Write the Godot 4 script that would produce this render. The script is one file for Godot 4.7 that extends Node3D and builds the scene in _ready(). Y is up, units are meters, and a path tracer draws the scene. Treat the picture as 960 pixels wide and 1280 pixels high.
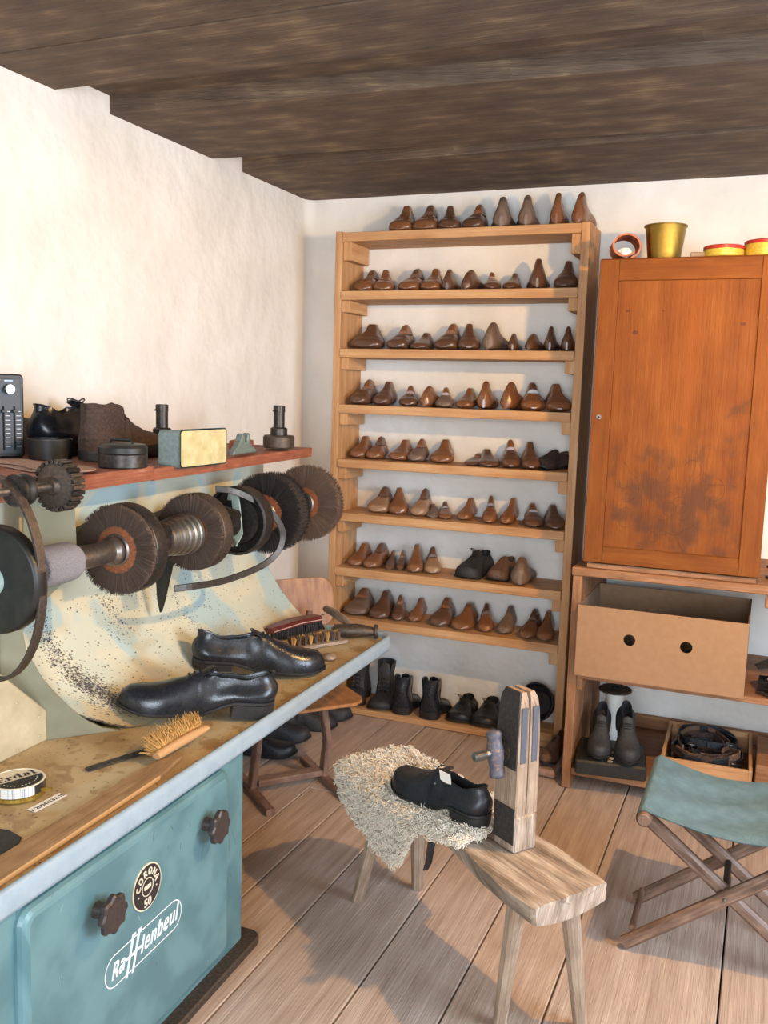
extends Node3D
# A cobbler's workshop: rack of wooden shoe lasts, shoe finishing machine, cabinet, cobbler's bench. Units are metres.

# ------------------------------------------------------------------ mesh builder
class MB:
	var v := PackedVector3Array()
	var n := PackedVector3Array()
	var uv := PackedVector2Array()
	var ix := PackedInt32Array()

	# adds an indexed patch; hint 0: closed shape, turned by its volume; 1 / -1: as given / reversed
	func add(pv: PackedVector3Array, pu: PackedVector2Array, pi: PackedInt32Array, smooth := true, hint := 0, seam := []) -> void:
		if hint == 0:
			var mid := Vector3.ZERO
			for q in pv: mid += q
			mid /= pv.size()
			var vol := 0.0
			for k in range(0, pi.size(), 3):
				vol += (pv[pi[k]] - mid).dot((pv[pi[k + 1]] - mid).cross(pv[pi[k + 2]] - mid))
			hint = -1 if vol > 0.0 else 1
		if hint < 0:
			for k in range(0, pi.size(), 3):
				var s := pi[k]; pi[k] = pi[k + 1]; pi[k + 1] = s
		var at := v.size()
		if smooth:
			var nn := PackedVector3Array(); nn.resize(pv.size())
			for k in range(0, pi.size(), 3):
				var a := pi[k]; var b := pi[k + 1]; var c := pi[k + 2]
				var f := (pv[c] - pv[a]).cross(pv[b] - pv[a])
				nn[a] += f; nn[b] += f; nn[c] += f
			for s in seam:
				var t: Vector3 = nn[s.x] + nn[s.y]
				nn[s.x] = t; nn[s.y] = t
			for k in nn.size(): nn[k] = nn[k].normalized() if nn[k].length_squared() > 1e-24 else Vector3.UP
			v.append_array(pv); uv.append_array(pu); n.append_array(nn)
			for k in pi: ix.append(k + at)
		else:
			for k in range(0, pi.size(), 3):
				var a := pi[k]; var b := pi[k + 1]; var c := pi[k + 2]
				var f := (pv[c] - pv[a]).cross(pv[b] - pv[a])
				if f.length_squared() < 1e-22: continue
				f = f.normalized()
				for q in [a, b, c]:
					ix.append(v.size()); v.append(pv[q]); n.append(f); uv.append(pu[q])

	func face(ps: Array, outward: Vector3, us: Array) -> void:
		var f: Vector3 = (ps[2] - ps[0]).cross(ps[1] - ps[0])
		var flip := f.dot(outward) < 0.0
		f = (-f if flip else f).normalized()
		var at := v.size()
		for k in ps.size():
			v.append(ps[k]); n.append(f); uv.append(us[k])
		for k in range(1, ps.size() - 1):
			ix.append(at); ix.append(at + (k + 1 if flip else k)); ix.append(at + (k if flip else k + 1))

	# chamfered box; g is the axis of the grain (uv.y runs along it)
	func box(size: Vector3, xf := Transform3D(), g := 1, bev := 0.002, off := Vector2.ZERO) -> void:
		var h := size / 2.0
		bev = minf(bev, minf(h.x, minf(h.y, h.z)) * 0.9)
		var pts := {}
		for sx in [-1, 1]:
			for sy in [-1, 1]:
				for sz in [-1, 1]:
					for ax in 3:
						var p := Vector3(sx * (h.x - bev), sy * (h.y - bev), sz * (h.z - bev))
						p[ax] = [sx, sy, sz][ax] * h[ax]
						pts[Vector4i(sx, sy, sz, ax)] = p
		for ax in 3:
			var b := (ax + 1) % 3
			var c := (ax + 2) % 3
			for s in [-1, 1]:
				var poly := []
				for q in [[-1, -1], [1, -1], [1, 1], [-1, 1]]:
					var k := Vector4i(0, 0, 0, ax)
					k[ax] = s; k[b] = q[0]; k[c] = q[1]
					poly.append(pts[k])
				_bf(poly, ax, xf, g, off)
			if bev > 0.0:
				for s1 in [-1, 1]:
					for s2 in [-1, 1]:
						var k1 := Vector4i(0, 0, 0, b); var k2 := Vector4i(0, 0, 0, c)
						k1[b] = s1; k1[c] = s2; k2[b] = s1; k2[c] = s2
						var k1m := k1; var k2m := k2
						k1[ax] = -1; k2[ax] = -1; k1m[ax] = 1; k2m[ax] = 1
						_bf([pts[k1], pts[k1m], pts[k2m], pts[k2]], b, xf, g, off)
		if bev > 0.0:
			for sx in [-1, 1]:
				for sy in [-1, 1]:
					for sz in [-1, 1]:
						_bf([pts[Vector4i(sx, sy, sz, 0)], pts[Vector4i(sx, sy, sz, 1)], pts[Vector4i(sx, sy, sz, 2)]], 0, xf, g, off)

	func _bf(poly: Array, ax: int, xf: Transform3D, g: int, off: Vector2) -> void:
		var us := []; var ps := []; var mid := Vector3.ZERO
		for p in poly:
			mid += p
			var q := Vector2.ZERO
			if ax == g: q = Vector2(p[(ax + 1) % 3], p[(ax + 2) % 3])
			else: q = Vector2(p[3 - ax - g], -p[g] if g == 1 else p[g])
			us.append(q + off); ps.append(xf * p)
		face(ps, xf.basis * (mid / poly.size()), us)

	# skin over rings of equal count
	func loft(rings: Array, smooth := true, cap0 := true, cap1 := true, closed := true, hint := 0) -> void:
		var m: int = rings[0].size()
		var w := m + 1 if closed else m
		var pv := PackedVector3Array(); var pu := PackedVector2Array(); var pi := PackedInt32Array(); var seam := []
		var along := 0.0
		for r in rings.size():
			if r > 0:
				along += ((rings[r][0] - rings[r - 1][0]).length() + (rings[r][m / 2] - rings[r - 1][m / 2]).length()) / 2.0
			var round := 0.0
			for k in w:
				var p: Vector3 = rings[r][k % m]
				if k > 0: round += (p - rings[r][k - 1]).length()
				pv.append(p); pu.append(Vector2(round, along))
			if closed: seam.append(Vector2i(r * w, r * w + m))
			if r > 0:
				for k in w - 1:
					var a := (r - 1) * w + k
					for q in [a, a + 1, a + w, a + 1, a + w + 1, a + w]: pi.append(q)
		for e in [[cap0, 0], [cap1, rings.size() - 1]]:
			if e[0] and closed:
				var mid := Vector3.ZERO
				for p in rings[e[1]]: mid += p
				mid /= m
				var at := pv.size()
				pv.append(mid); pu.append(Vector2.ZERO)
				for k in m:
					pv.append(rings[e[1]][k]); pu.append(Vector2(rings[e[1]][k].x - mid.x, rings[e[1]][k].z - mid.z))
				for k in m:
					var a := at + 1 + k; var b := at + 1 + (k + 1) % m
					if e[1] == 0: pi.append(at); pi.append(b); pi.append(a)
					else: pi.append(at); pi.append(a); pi.append(b)
		add(pv, pu, pi, smooth, hint, seam)

	func lathe(prof: Array, seg := 24, xf := Transform3D(), smooth := true, capped := true) -> void:
		# profile of (radius, height) about the y axis; sharp corners: repeat the point
		var rings := []
		for p in prof:
			var r := PackedVector3Array()
			for k in seg:
				var a := TAU * k / seg
				r.append(xf * Vector3(p.x * cos(a), p.y, p.x * sin(a)))
			rings.append(r)
		loft(rings, smooth, capped and prof[0].x > 1e-5, capped and prof[-1].x > 1e-5)

	func hard(prof: Array, seg := 24, xf := Transform3D()) -> void:
		# lathe whose profile edges stay crisp; the profile runs up the outside
		var nb := xf.basis.inverse().transposed()
		for k in prof.size() - 1:
			var p: Vector2 = prof[k]
			var q: Vector2 = prof[k + 1]
			if p.distance_to(q) < 1e-6: continue
			var o := Vector2(q.y - p.y, p.x - q.x).normalized()
			var at := v.size()
			for s in seg + 1:
				var a := TAU * s / seg
				for e in [p, q]:
					v.append(xf * Vector3(e.x * cos(a), e.y, e.x * sin(a)))
					n.append((nb * Vector3(o.x * cos(a), o.y, o.x * sin(a))).normalized())
					uv.append(Vector2(a * maxf(p.x, q.x), e.y + e.x))
			for s in seg:
				var b := at + s * 2
				# angle runs x to z, so (p, q, next p) seen from outside is clockwise when o points out
				for t in [[b, b + 2, b + 1], [b + 1, b + 2, b + 3]]:
					var f := (v[t[2]] - v[t[0]]).cross(v[t[1]] - v[t[0]])
					if f.length_squared() < 1e-20: continue
					var good := f.dot(n[t[0]] + n[t[1]] + n[t[2]]) > 0.0
					ix.append(t[0]); ix.append(t[1] if good else t[2]); ix.append(t[2] if good else t[1])

	func tube(pts: Array, rad, seg := 10, flat := 1.0, up := Vector3.UP) -> void:
		var rings := []
		var last := Vector3.ZERO
		for k in pts.size():
			var d: Vector3 = (pts[mini(k + 1, pts.size() - 1)] - pts[maxi(k - 1, 0)]).normalized()
			var s := d.cross(up)
			if s.length() < 0.05: s = last if last != Vector3.ZERO else d.cross(Vector3.RIGHT)
			s = s.normalized()
			last = s
			var t := s.cross(d).normalized()
			var r: float = rad[k] if rad is Array else rad
			var ring := PackedVector3Array()
			for q in seg:
				var a := TAU * q / seg
				ring.append(pts[k] + s * cos(a) * r + t * sin(a) * r * flat)
			rings.append(ring)
		loft(rings)

	# smooth path through the points
	static func curve(pts: Array, n := 4) -> Array:
		var out := []
		for k in pts.size() - 1:
			var a: Vector3 = pts[maxi(k - 1, 0)]; var b: Vector3 = pts[k]; var c: Vector3 = pts[k + 1]; var d: Vector3 = pts[mini(k + 2, pts.size() - 1)]
			for i in n: out.append(b.cubic_interpolate(c, a, d, float(i) / n))
		out.append(pts[-1])
		return out

	# bar of rectangular section along a path: w sideways, h along up
	func bar(pts: Array, w: float, h: float, up := Vector3.UP, bev := 0.15) -> void:
		var rings := []
		for k in pts.size():
			var d: Vector3 = (pts[mini(k + 1, pts.size() - 1)] - pts[maxi(k - 1, 0)]).normalized()
			var s := d.cross(up).normalized()
			var t := s.cross(d).normalized()
			var ring := PackedVector3Array()
			var c := minf(w, h) * bev
			for q in [[1, -1, 0, 1], [1, 1, 0, -1], [1, 1, -1, 0], [-1, 1, 1, 0], [-1, 1, 0, -1], [-1, -1, 0, 1], [-1, -1, 1, 0], [1, -1, -1, 0]]:
				ring.append(pts[k] + s * (q[0] * w / 2.0 + q[2] * c) + t * (q[1] * h / 2.0 + q[3] * c))
			rings.append(ring)
		loft(rings, false)

	# polygon in x,y pushed along z from 0 to depth, edges bevelled
	func slab(poly: PackedVector2Array, depth: float, xf := Transform3D(), bev := 0.0, smooth := false) -> void:
		var m := poly.size()
		if Geometry2D.is_polygon_clockwise(poly) == false: poly.reverse()
		var ins := PackedVector2Array()
		for k in m:
			var a := (poly[k] - poly[(k + m - 1) % m]).normalized()
			var b := (poly[(k + 1) % m] - poly[k]).normalized()
			var q := (Vector2(a.y, -a.x) + Vector2(b.y, -b.x))
			q = q.normalized() / maxf(0.5, (q.length() / 2.0))
			ins.append(poly[k] + q * bev)
		if bev > 0.0 and Geometry2D.triangulate_polygon(ins).is_empty(): ins = poly.duplicate()
		var rings := []
		for lv in ([[ins, 0.0], [poly, bev], [poly, depth - bev], [ins, depth]] if bev > 0.0 else [[poly, 0.0], [poly, depth]]):
			var ring := PackedVector3Array()
			for q in lv[0]: ring.append(xf * Vector3(q.x, q.y, lv[1]))
			rings.append(ring)
		loft(rings, smooth, false, false)
		var tri := Geometry2D.triangulate_polygon(ins)
		for e in [[0.0, -1], [depth, 1]]:
			for k in range(0, tri.size(), 3):
				var ps := []; var us := []
				for q in 3:
					var p := ins[tri[k + q]]
					ps.append(xf * Vector3(p.x, p.y, e[0])); us.append(p)
				face(ps, xf.basis * Vector3(0, 0, e[1]), us)

	func ball(r: Vector3, at := Vector3.ZERO, seg := 14) -> void:
		var rings := []
		for i in range(1, seg / 2):
			var a := PI * i / (seg / 2)
			var ring := PackedVector3Array()
			for k in seg:
				ring.append(at + Vector3(sin(a) * cos(TAU * k / seg) * r.x, -cos(a) * r.y, sin(a) * sin(TAU * k / seg) * r.z))
			rings.append(ring)
		loft(rings)

	func mesh() -> ArrayMesh:
		var am := ArrayMesh.new()
		var a := []
		a.resize(Mesh.ARRAY_MAX)
		a[Mesh.ARRAY_VERTEX] = v; a[Mesh.ARRAY_NORMAL] = n; a[Mesh.ARRAY_TEX_UV] = uv; a[Mesh.ARRAY_INDEX] = ix
		am.add_surface_from_arrays(Mesh.PRIMITIVE_TRIANGLES, a)
		return am

# ------------------------------------------------------------------ scene helpers
var M := {}
var taken := {}
var rng := RandomNumberGenerator.new()

func numbered(parent: Node, called: String) -> String:
	var key := "%d/%s" % [parent.get_instance_id(), called]
	var k: int = taken.get(key, 0)
	taken[key] = k + 1
	return called if k == 0 else "%s_%03d" % [called, k]

func thing(called: String, label: String, category: String, at := Vector3.ZERO, turn := 0.0, group := "") -> Node3D:
	var o := Node3D.new()
	o.name = numbered(self, called)
	add_child(o, true)
	o.position = at
	o.rotation.y = turn
	tag(o, label, category, group)
	return o

func tag(o: Node3D, label: String, category: String, group := "") -> void:
	o.set_meta("label", label)
	o.set_meta("category", category)
	if group: o.set_meta("group", group)

func part(called: String, mb, m: Material, parent: Node = self, label := "") -> MeshInstance3D:
	var o := MeshInstance3D.new()
	o.name = numbered(parent, called)
	o.mesh = mb.mesh() if mb is MB else mb
	o.material_override = m
	if label: o.set_meta("label", label)
	parent.add_child(o, true)
	return o

func struct(called: String, mb, m: Material, parent: Node = self) -> MeshInstance3D:
	var o := part(called, mb, m, parent)
	if parent == self: o.set_meta("kind", "structure")
	return o

func dup(src: Node3D, label: String, at: Vector3, turn := 0.0, group := "") -> Node3D:
	var c: Node3D = src.duplicate()
	c.name = numbered(self, str(src.name).rstrip("0123456789").trim_suffix("_"))
	add_child(c, true)
	c.position = at
	c.rotation.y = turn
	c.set_meta("label", label)
	if group: c.set_meta("group", group)
	return c

func bx(size: Vector3, at := Vector3.ZERO, g := 1, bev := 0.002) -> MB:
	var mb := MB.new()
	mb.box(size, Transform3D(Basis(), at), g, bev, Vector2(rng.randf(), rng.randf()) * 3.0)
	return mb

func span(a: Vector3, b: Vector3, g := 1, bev := 0.002) -> MB:
	return bx((b - a).abs(), (a + b) / 2.0, g, bev)

func V(x: float, y: float, z: float) -> Vector3: return Vector3(x, y, z)

func facing(f: Vector3, up := Vector3.UP, at := Vector3.ZERO) -> Transform3D:   # local y along f
	var y := f.normalized()
	var x := y.cross(up)
	if x.length() < 0.01: x = y.cross(Vector3.RIGHT)
	x = x.normalized()
	return Transform3D(Basis(x, y, x.cross(y)), at)

# ------------------------------------------------------------------ materials
func grad(cols: Array) -> Gradient:
	var g := Gradient.new()
	var o := PackedFloat32Array(); var c := PackedColorArray()
	for k in cols.size():
		o.append(float(k) / (cols.size() - 1)); c.append(Color(cols[k]))
	g.offsets = o; g.colors = c
	return g

func noise_bytes(sd: int, w: int, h: int, freq: float, W: int, H: int, oct := 4) -> PackedByteArray:
	var f := FastNoiseLite.new()
	f.seed = sd; f.frequency = freq; f.fractal_octaves = oct
	var im := f.get_seamless_image(w, h)
	im.convert(Image.FORMAT_L8)
	im.resize(W, H, Image.INTERPOLATE_CUBIC)
	return im.get_data()

# streaky grain along v; layers: fine lines, broad bands, blotches
func wood_image(sd: int, cols: Array, W := 256, H := 512, lines := 0.45, bands := 0.35, blot := 0.2, contrast := 1.3) -> Array:
	var a := noise_bytes(sd, W, 16, 0.09, W, H)
	var b := noise_bytes(sd + 1, 64, 16, 0.07, W, H, 3)
	var c := noise_bytes(sd + 2, 64, 96, 0.05, W, H, 4)
	var d := noise_bytes(sd + 3, W, 64, 0.25, W, H, 2)
	var g := grad(cols)
	var lut := PackedColorArray()
	for k in 256: lut.append(g.sample(k / 255.0))
	var out := PackedByteArray(); out.resize(W * H * 3)
	var hb := PackedByteArray(); hb.resize(W * H)
	for k in W * H:
		var t := (a[k] * lines * 0.6 + d[k] * lines * 0.4 + b[k] * bands + c[k] * blot) / 255.0 / (lines + bands + blot)
		var q := clampi(int((0.5 + (t - 0.5) * contrast * 1.5) * 255.0), 0, 255)
		var col := lut[q]
		out[k * 3] = int(col.r * 255); out[k * 3 + 1] = int(col.g * 255); out[k * 3 + 2] = int(col.b * 255)
		hb[k] = (a[k] + d[k]) / 2
	return [Image.create_from_data(W, H, false, Image.FORMAT_RGB8, out), Image.create_from_data(W, H, false, Image.FORMAT_L8, hb)]

func bump_tex(h: Image, strength: float) -> ImageTexture:
	var im: Image = h.duplicate()
	im.convert(Image.FORMAT_RGBA8)
	im.bump_map_to_normal_map(strength)
	return ImageTexture.create_from_image(im)

func wood(sd: int, cols: Array, size: Vector2, rough := 0.7, bump := 0.6, lines := 0.45, bands := 0.35, blot := 0.2, contrast := 1.3) -> StandardMaterial3D:
	var w := wood_image(sd, cols, 256, 512, lines, bands, blot, contrast)
	var m := StandardMaterial3D.new()
	m.albedo_texture = ImageTexture.create_from_image(w[0])
	if bump > 0.0:
		m.normal_enabled = true
		m.normal_texture = bump_tex(w[1], 4.0)
		m.normal_scale = bump
	m.roughness = rough
	m.uv1_scale = Vector3(1.0 / size.x, 1.0 / size.y, 1)
	return m

func noisy(sd: int, cols: Array, scale: float, rough := 0.6, metal := 0.0, freq := 0.02, bump := 0.0, bfreq := 0.08, bscale := 1.0) -> StandardMaterial3D:
	var m := StandardMaterial3D.new()
	var f := FastNoiseLite.new()
	f.seed = sd; f.frequency = freq; f.fractal_octaves = 5
	var t := NoiseTexture2D.new()
	t.width = 256; t.height = 256; t.seamless = true; t.noise = f; t.color_ramp = grad(cols)
	m.albedo_texture = t
	if bump > 0.0:
		var f2 := FastNoiseLite.new()
		f2.seed = sd + 9; f2.frequency = bfreq; f2.fractal_octaves = 4
		var t2 := NoiseTexture2D.new()
		t2.width = 256; t2.height = 256; t2.seamless = true; t2.noise = f2; t2.as_normal_map = true; t2.bump_strength = 6.0 * bscale
		m.normal_enabled = true; m.normal_texture = t2; m.normal_scale = bump
	m.uv1_triplanar = true
	m.uv1_scale = Vector3.ONE / scale
	m.roughness = rough
	m.metallic = metal
	return m

func plain(c: String, rough := 0.6, metal := 0.0) -> StandardMaterial3D:
	var m := StandardMaterial3D.new()
	m.albedo_color = Color(c)
	m.roughness = rough
	m.metallic = metal
	return m

func make_materials() -> void:
	M.floor = wood(11, ["#87705f", "#a58f7f", "#b7a292", "#cab9ab"], Vector2(0.16, 1.5), 0.66, 0.5, 0.5, 0.3, 0.35, 0.85)
	M.floor2 = wood(15, ["#8c7360", "#a78e79", "#b8a08c", "#cab6a6"], Vector2(0.14, 1.4), 0.64, 0.5, 0.5, 0.3, 0.35, 0.9)
	M.ceil = wood(21, ["#45362a", "#564536", "#665341", "#8d7859"], Vector2(0.34, 1.1), 0.85, 0.5, 0.34, 0.3, 0.6, 1.0)
	M.plaster = noisy(31, ["#e3ded4", "#ebe6dc", "#f1ede5"], 1.3, 0.92, 0.0, 0.012, 0.3, 0.03, 0.8)
	M.plaster.uv1_world_triplanar = true
	M.rack = wood(41, ["#a9784c", "#bd8b5c", "#c89a6a", "#d6ad80"], Vector2(0.22, 0.9), 0.62, 0.25, 0.4, 0.4, 0.2, 1.0)
	M.rackgrey = wood(43, ["#86705a", "#9d866d", "#ad967c", "#bba78e"], Vector2(0.2, 0.7), 0.75, 0.3, 0.35, 0.3, 0.4, 1.2)
	M.last1 = wood(51, ["#55301c", "#74482c", "#8a5c3c", "#a27a58"], Vector2(0.09, 0.2), 0.26, 0.1, 0.3, 0.3, 0.6, 1.3)
	M.last2 = wood(53, ["#3d271b", "#573a2a", "#6b4c39", "#82614c"], Vector2(0.09, 0.2), 0.28, 0.1, 0.3, 0.3, 0.6, 1.3)
	M.last3 = wood(55, ["#73533a", "#8e6b4d", "#a38062", "#b7977b"], Vector2(0.09, 0.2), 0.36, 0.1, 0.3, 0.3, 0.6, 1.3)
	M.last4 = wood(57, ["#4a3a30", "#665143", "#7a6353", "#8d7766"], Vector2(0.09, 0.2), 0.5, 0.15, 0.3, 0.3, 0.6, 1.2)
	for k in ["last1", "last2", "last3", "last4"]: M[k].metallic_specular = 0.6
	M.leather = noisy(61, ["#141416", "#1d1d20", "#26262a"], 0.12, 0.38, 0.0, 0.03, 0.35, 0.12, 0.8)
	M.leather_gloss = noisy(63, ["#17181b", "#1e2024", "#25282d"], 0.12, 0.27, 0.0, 0.03, 0.1, 0.1, 0.8)
	M.leather_dull = noisy(65, ["#1f1f20", "#2a2a2b", "#363536"], 0.1, 0.62, 0.0, 0.03, 0.4, 0.12, 0.8)
	M.suede = noisy(67, ["#2f221b", "#43322a", "#574338"], 0.1, 0.9, 0.0, 0.03, 0.5, 0.15, 0.8)
	M.brownshoe = noisy(69, ["#4a3527", "#634837", "#7b5c47"], 0.1, 0.6, 0.0, 0.03, 0.4, 0.12, 0.8)
	M.lining = noisy(71, ["#5a4030", "#75563f", "#8c6a50"], 0.08, 0.85)
	M.darklining = noisy(72, ["#1b1614", "#2a221e", "#3a302a"], 0.08, 0.85)
	M.sole = noisy(73, ["#161413", "#211e1c", "#2c2826"], 0.08, 0.55)
	M.lace = plain("#131314", 0.8)
	M.paint = noisy(81, ["#4e6f73", "#5b7e81", "#658789", "#709091"], 0.9, 0.42, 0.0, 0.01, 0.12, 0.06, 0.6)
	M.lip = noisy(83, ["#8fa0a9", "#97a7b0", "#9eaeb6"], 0.3, 0.35, 0.0, 0.02, 0.15, 0.06, 0.5)
	M.palegreen = noisy(85, ["#8da096", "#9fb0a5", "#b0bfb3"], 0.6, 0.5, 0.0, 0.012)
	M.olive = noisy(87, ["#6d6c55", "#7e7d66", "#8c8a73"], 0.5, 0.5, 0.0, 0.012)
	M.cream = noisy(89, ["#a99c7d", "#b8ab8c", "#c6bb9e"], 0.3, 0.5, 0.0, 0.015)
	M.steel = noisy(91, ["#76706a", "#8d8780", "#a39d96"], 0.1, 0.32, 0.9, 0.03)
	M.darksteel = noisy(93, ["#33302d", "#45413d", "#57524d"], 0.1, 0.42, 0.75, 0.03)
	M.iron = noisy(95, ["#3c3633", "#54493f", "#6b5a4c"], 0.08, 0.5, 0.6, 0.03, 0.3, 0.1)
	M.black = noisy(97, ["#191917", "#22221f", "#2b2b28"], 0.2, 0.45, 0.1, 0.02)
	M.rust = noisy(99, ["#6e3d22", "#8a4f2d", "#a3653c"], 0.06, 0.65, 0.1, 0.03)
	M.grit = noisy(101, ["#3f3d40", "#868488", "#c9c6c8"], 0.14, 0.9, 0.0, 0.3, 0.9, 0.3)
	M.bristle = noisy(103, ["#43342a", "#5d4a3d", "#776454"], 0.02, 0.85, 0.0, 0.05)
	M.bristle_dark = noisy(104, ["#1d1815", "#2b2420", "#3c332d"], 0.02, 0.85, 0.0, 0.05)
	M.bristle_tan = noisy(105, ["#a4733d", "#c0914f", "#d6ad6c"], 0.02, 0.85, 0.0, 0.05)
	M.bristle_brown = noisy(106, ["#4b382c", "#6b5444", "#84705f"], 0.02, 0.85, 0.0, 0.05)
	M.redwood = wood(111, ["#6f3d2a", "#834a34", "#945940", "#ab7a60"], Vector2(0.12, 0.5), 0.6, 0.4, 0.4, 0.2, 0.4, 1.2)
	M.oldwood = wood(113, ["#6a594a", "#8c7967", "#a5927f", "#bfb0a0"], Vector2(0.16, 0.6), 0.75, 1.0, 0.5, 0.3, 0.3, 1.5)
	M.oldwood2 = wood(115, ["#67503e", "#86705c", "#9c8670", "#b39e89"], Vector2(0.12, 0.5), 0.7, 0.6, 0.5, 0.3, 0.3, 1.2)
	M.stoolwood = wood(117, ["#4f3a2c", "#6b5140", "#816553", "#9b8170"], Vector2(0.08, 0.5), 0.5, 0.4, 0.4, 0.3, 0.5, 1.2)
	M.chairwood = wood(119, ["#7c4c26", "#956237", "#a77344", "#bb8a58"], Vector2(0.15, 0.5), 0.45, 0.2, 0.4, 0.3, 0.4, 1.1)
	M.chairleg = wood(121, ["#5b4335", "#72574a", "#856a5c", "#99806f"], Vector2(0.1, 0.4), 0.55, 0.2, 0.4, 0.3, 0.4, 1.1)
	M.unitwood = wood(123, ["#754c2c", "#885c39", "#986a46", "#a97e5a"], Vector2(0.2, 0.8), 0.65, 0.35, 0.4, 0.3, 0.4, 1.2)
	M.cabinet = wood(125, ["#63330f", "#713d13", "#7b4517", "#875020"], Vector2(0.25, 1.0), 0.6, 0.2, 0.35, 0.3, 0.4, 1.0)
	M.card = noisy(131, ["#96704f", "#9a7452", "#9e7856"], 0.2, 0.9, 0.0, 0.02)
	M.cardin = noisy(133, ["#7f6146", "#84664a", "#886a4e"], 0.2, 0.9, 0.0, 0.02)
	M.canvas = noisy(135, ["#4b6772", "#56737e", "#627f8a"], 0.25, 0.75, 0.0, 0.02, 0.4, 0.12, 0.7)
	M.fleece = noisy(137, ["#c4b49c", "#dbcfbb", "#e8dfd1", "#f3eee6"], 0.22, 0.95, 0.0, 0.02)
	M.thread = noisy(139, ["#cbc5b8", "#ddd8cd", "#ebe7de"], 0.05, 0.9, 0.0, 0.05)
	M.brass = noisy(141, ["#8c7228", "#b39542", "#cdb263"], 0.06, 0.3, 0.85, 0.04, 0.4, 0.1)
	M.copper = noisy(143, ["#8f4a2c", "#a95d3b", "#bb714c"], 0.1, 0.55, 0.1, 0.02)
	M.tinred = plain("#a02a20", 0.35)
	M.tinyellow = noisy(145, ["#b99a2c", "#cfb245", "#d9c163"], 0.08, 0.4, 0.3, 0.03)
	M.paper = plain("#eee6da", 0.8)
	M.ink = plain("#1c1a19", 0.6)
	M.enamel_white = plain("#e8ecec", 0.5)
	M.emblem = plain("#2e2826", 0.45)
	M.ivory = plain("#d8cdb4", 0.5)
	M.bakelite = noisy(147, ["#2a2220", "#3a302d", "#4a3f3b"], 0.06, 0.4, 0.0, 0.03)
	M.plastic_cream = noisy(149, ["#b3a878", "#c4ba8c", "#d3caa2"], 0.2, 0.4, 0.0, 0.015)
	M.greygreen = noisy(151, ["#5e6c68", "#6e7c77", "#7c8983"], 0.1, 0.5, 0.1, 0.03)
	M.insole = noisy(153, ["#8c6f5f", "#9d8070", "#ad9080"], 0.15, 0.85, 0.0, 0.02)
	M.socket = plain("#b5b0a2", 0.5)
	M.outside = noisy(155, ["#5d6b43", "#74825a"], 2.0, 0.9)
	M.dark = plain("#100e0d", 0.9)
	M.cabinet.metallic_specular = 0.3
	M.stripwood = wood(127, ["#77583a", "#8e6d4a", "#a07f5a", "#b4946e"], Vector2(0.12, 0.5), 0.6, 0.2, 0.4, 0.3, 0.4, 1.0)
	M.oldleather = noisy(129, ["#211d1b", "#2e2825", "#443b35"], 0.09, 0.55, 0.0, 0.03, 0.3, 0.12, 0.8)
	M.tan = noisy(157, ["#94754d", "#a78860", "#b59a73"], 0.35, 0.55, 0.0, 0.012, 0.15, 0.06)

# ------------------------------------------------------------------ shoe lasts
func sse(t: float, a: float, b: float) -> float: return smoothstep(a, b, t)

func tab(t: float, xs: Array, ys: Array) -> float:
	if t <= xs[0]: return ys[0]
	for k in xs.size() - 1:
		if t <= xs[k + 1]:
			var f: float = (t - xs[k]) / (xs[k + 1] - xs[k])
			f = f * f * (3.0 - 2.0 * f) * 0.5 + f * 0.5
			return lerpf(ys[k], ys[k + 1], f)
	return ys[-1]

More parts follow.
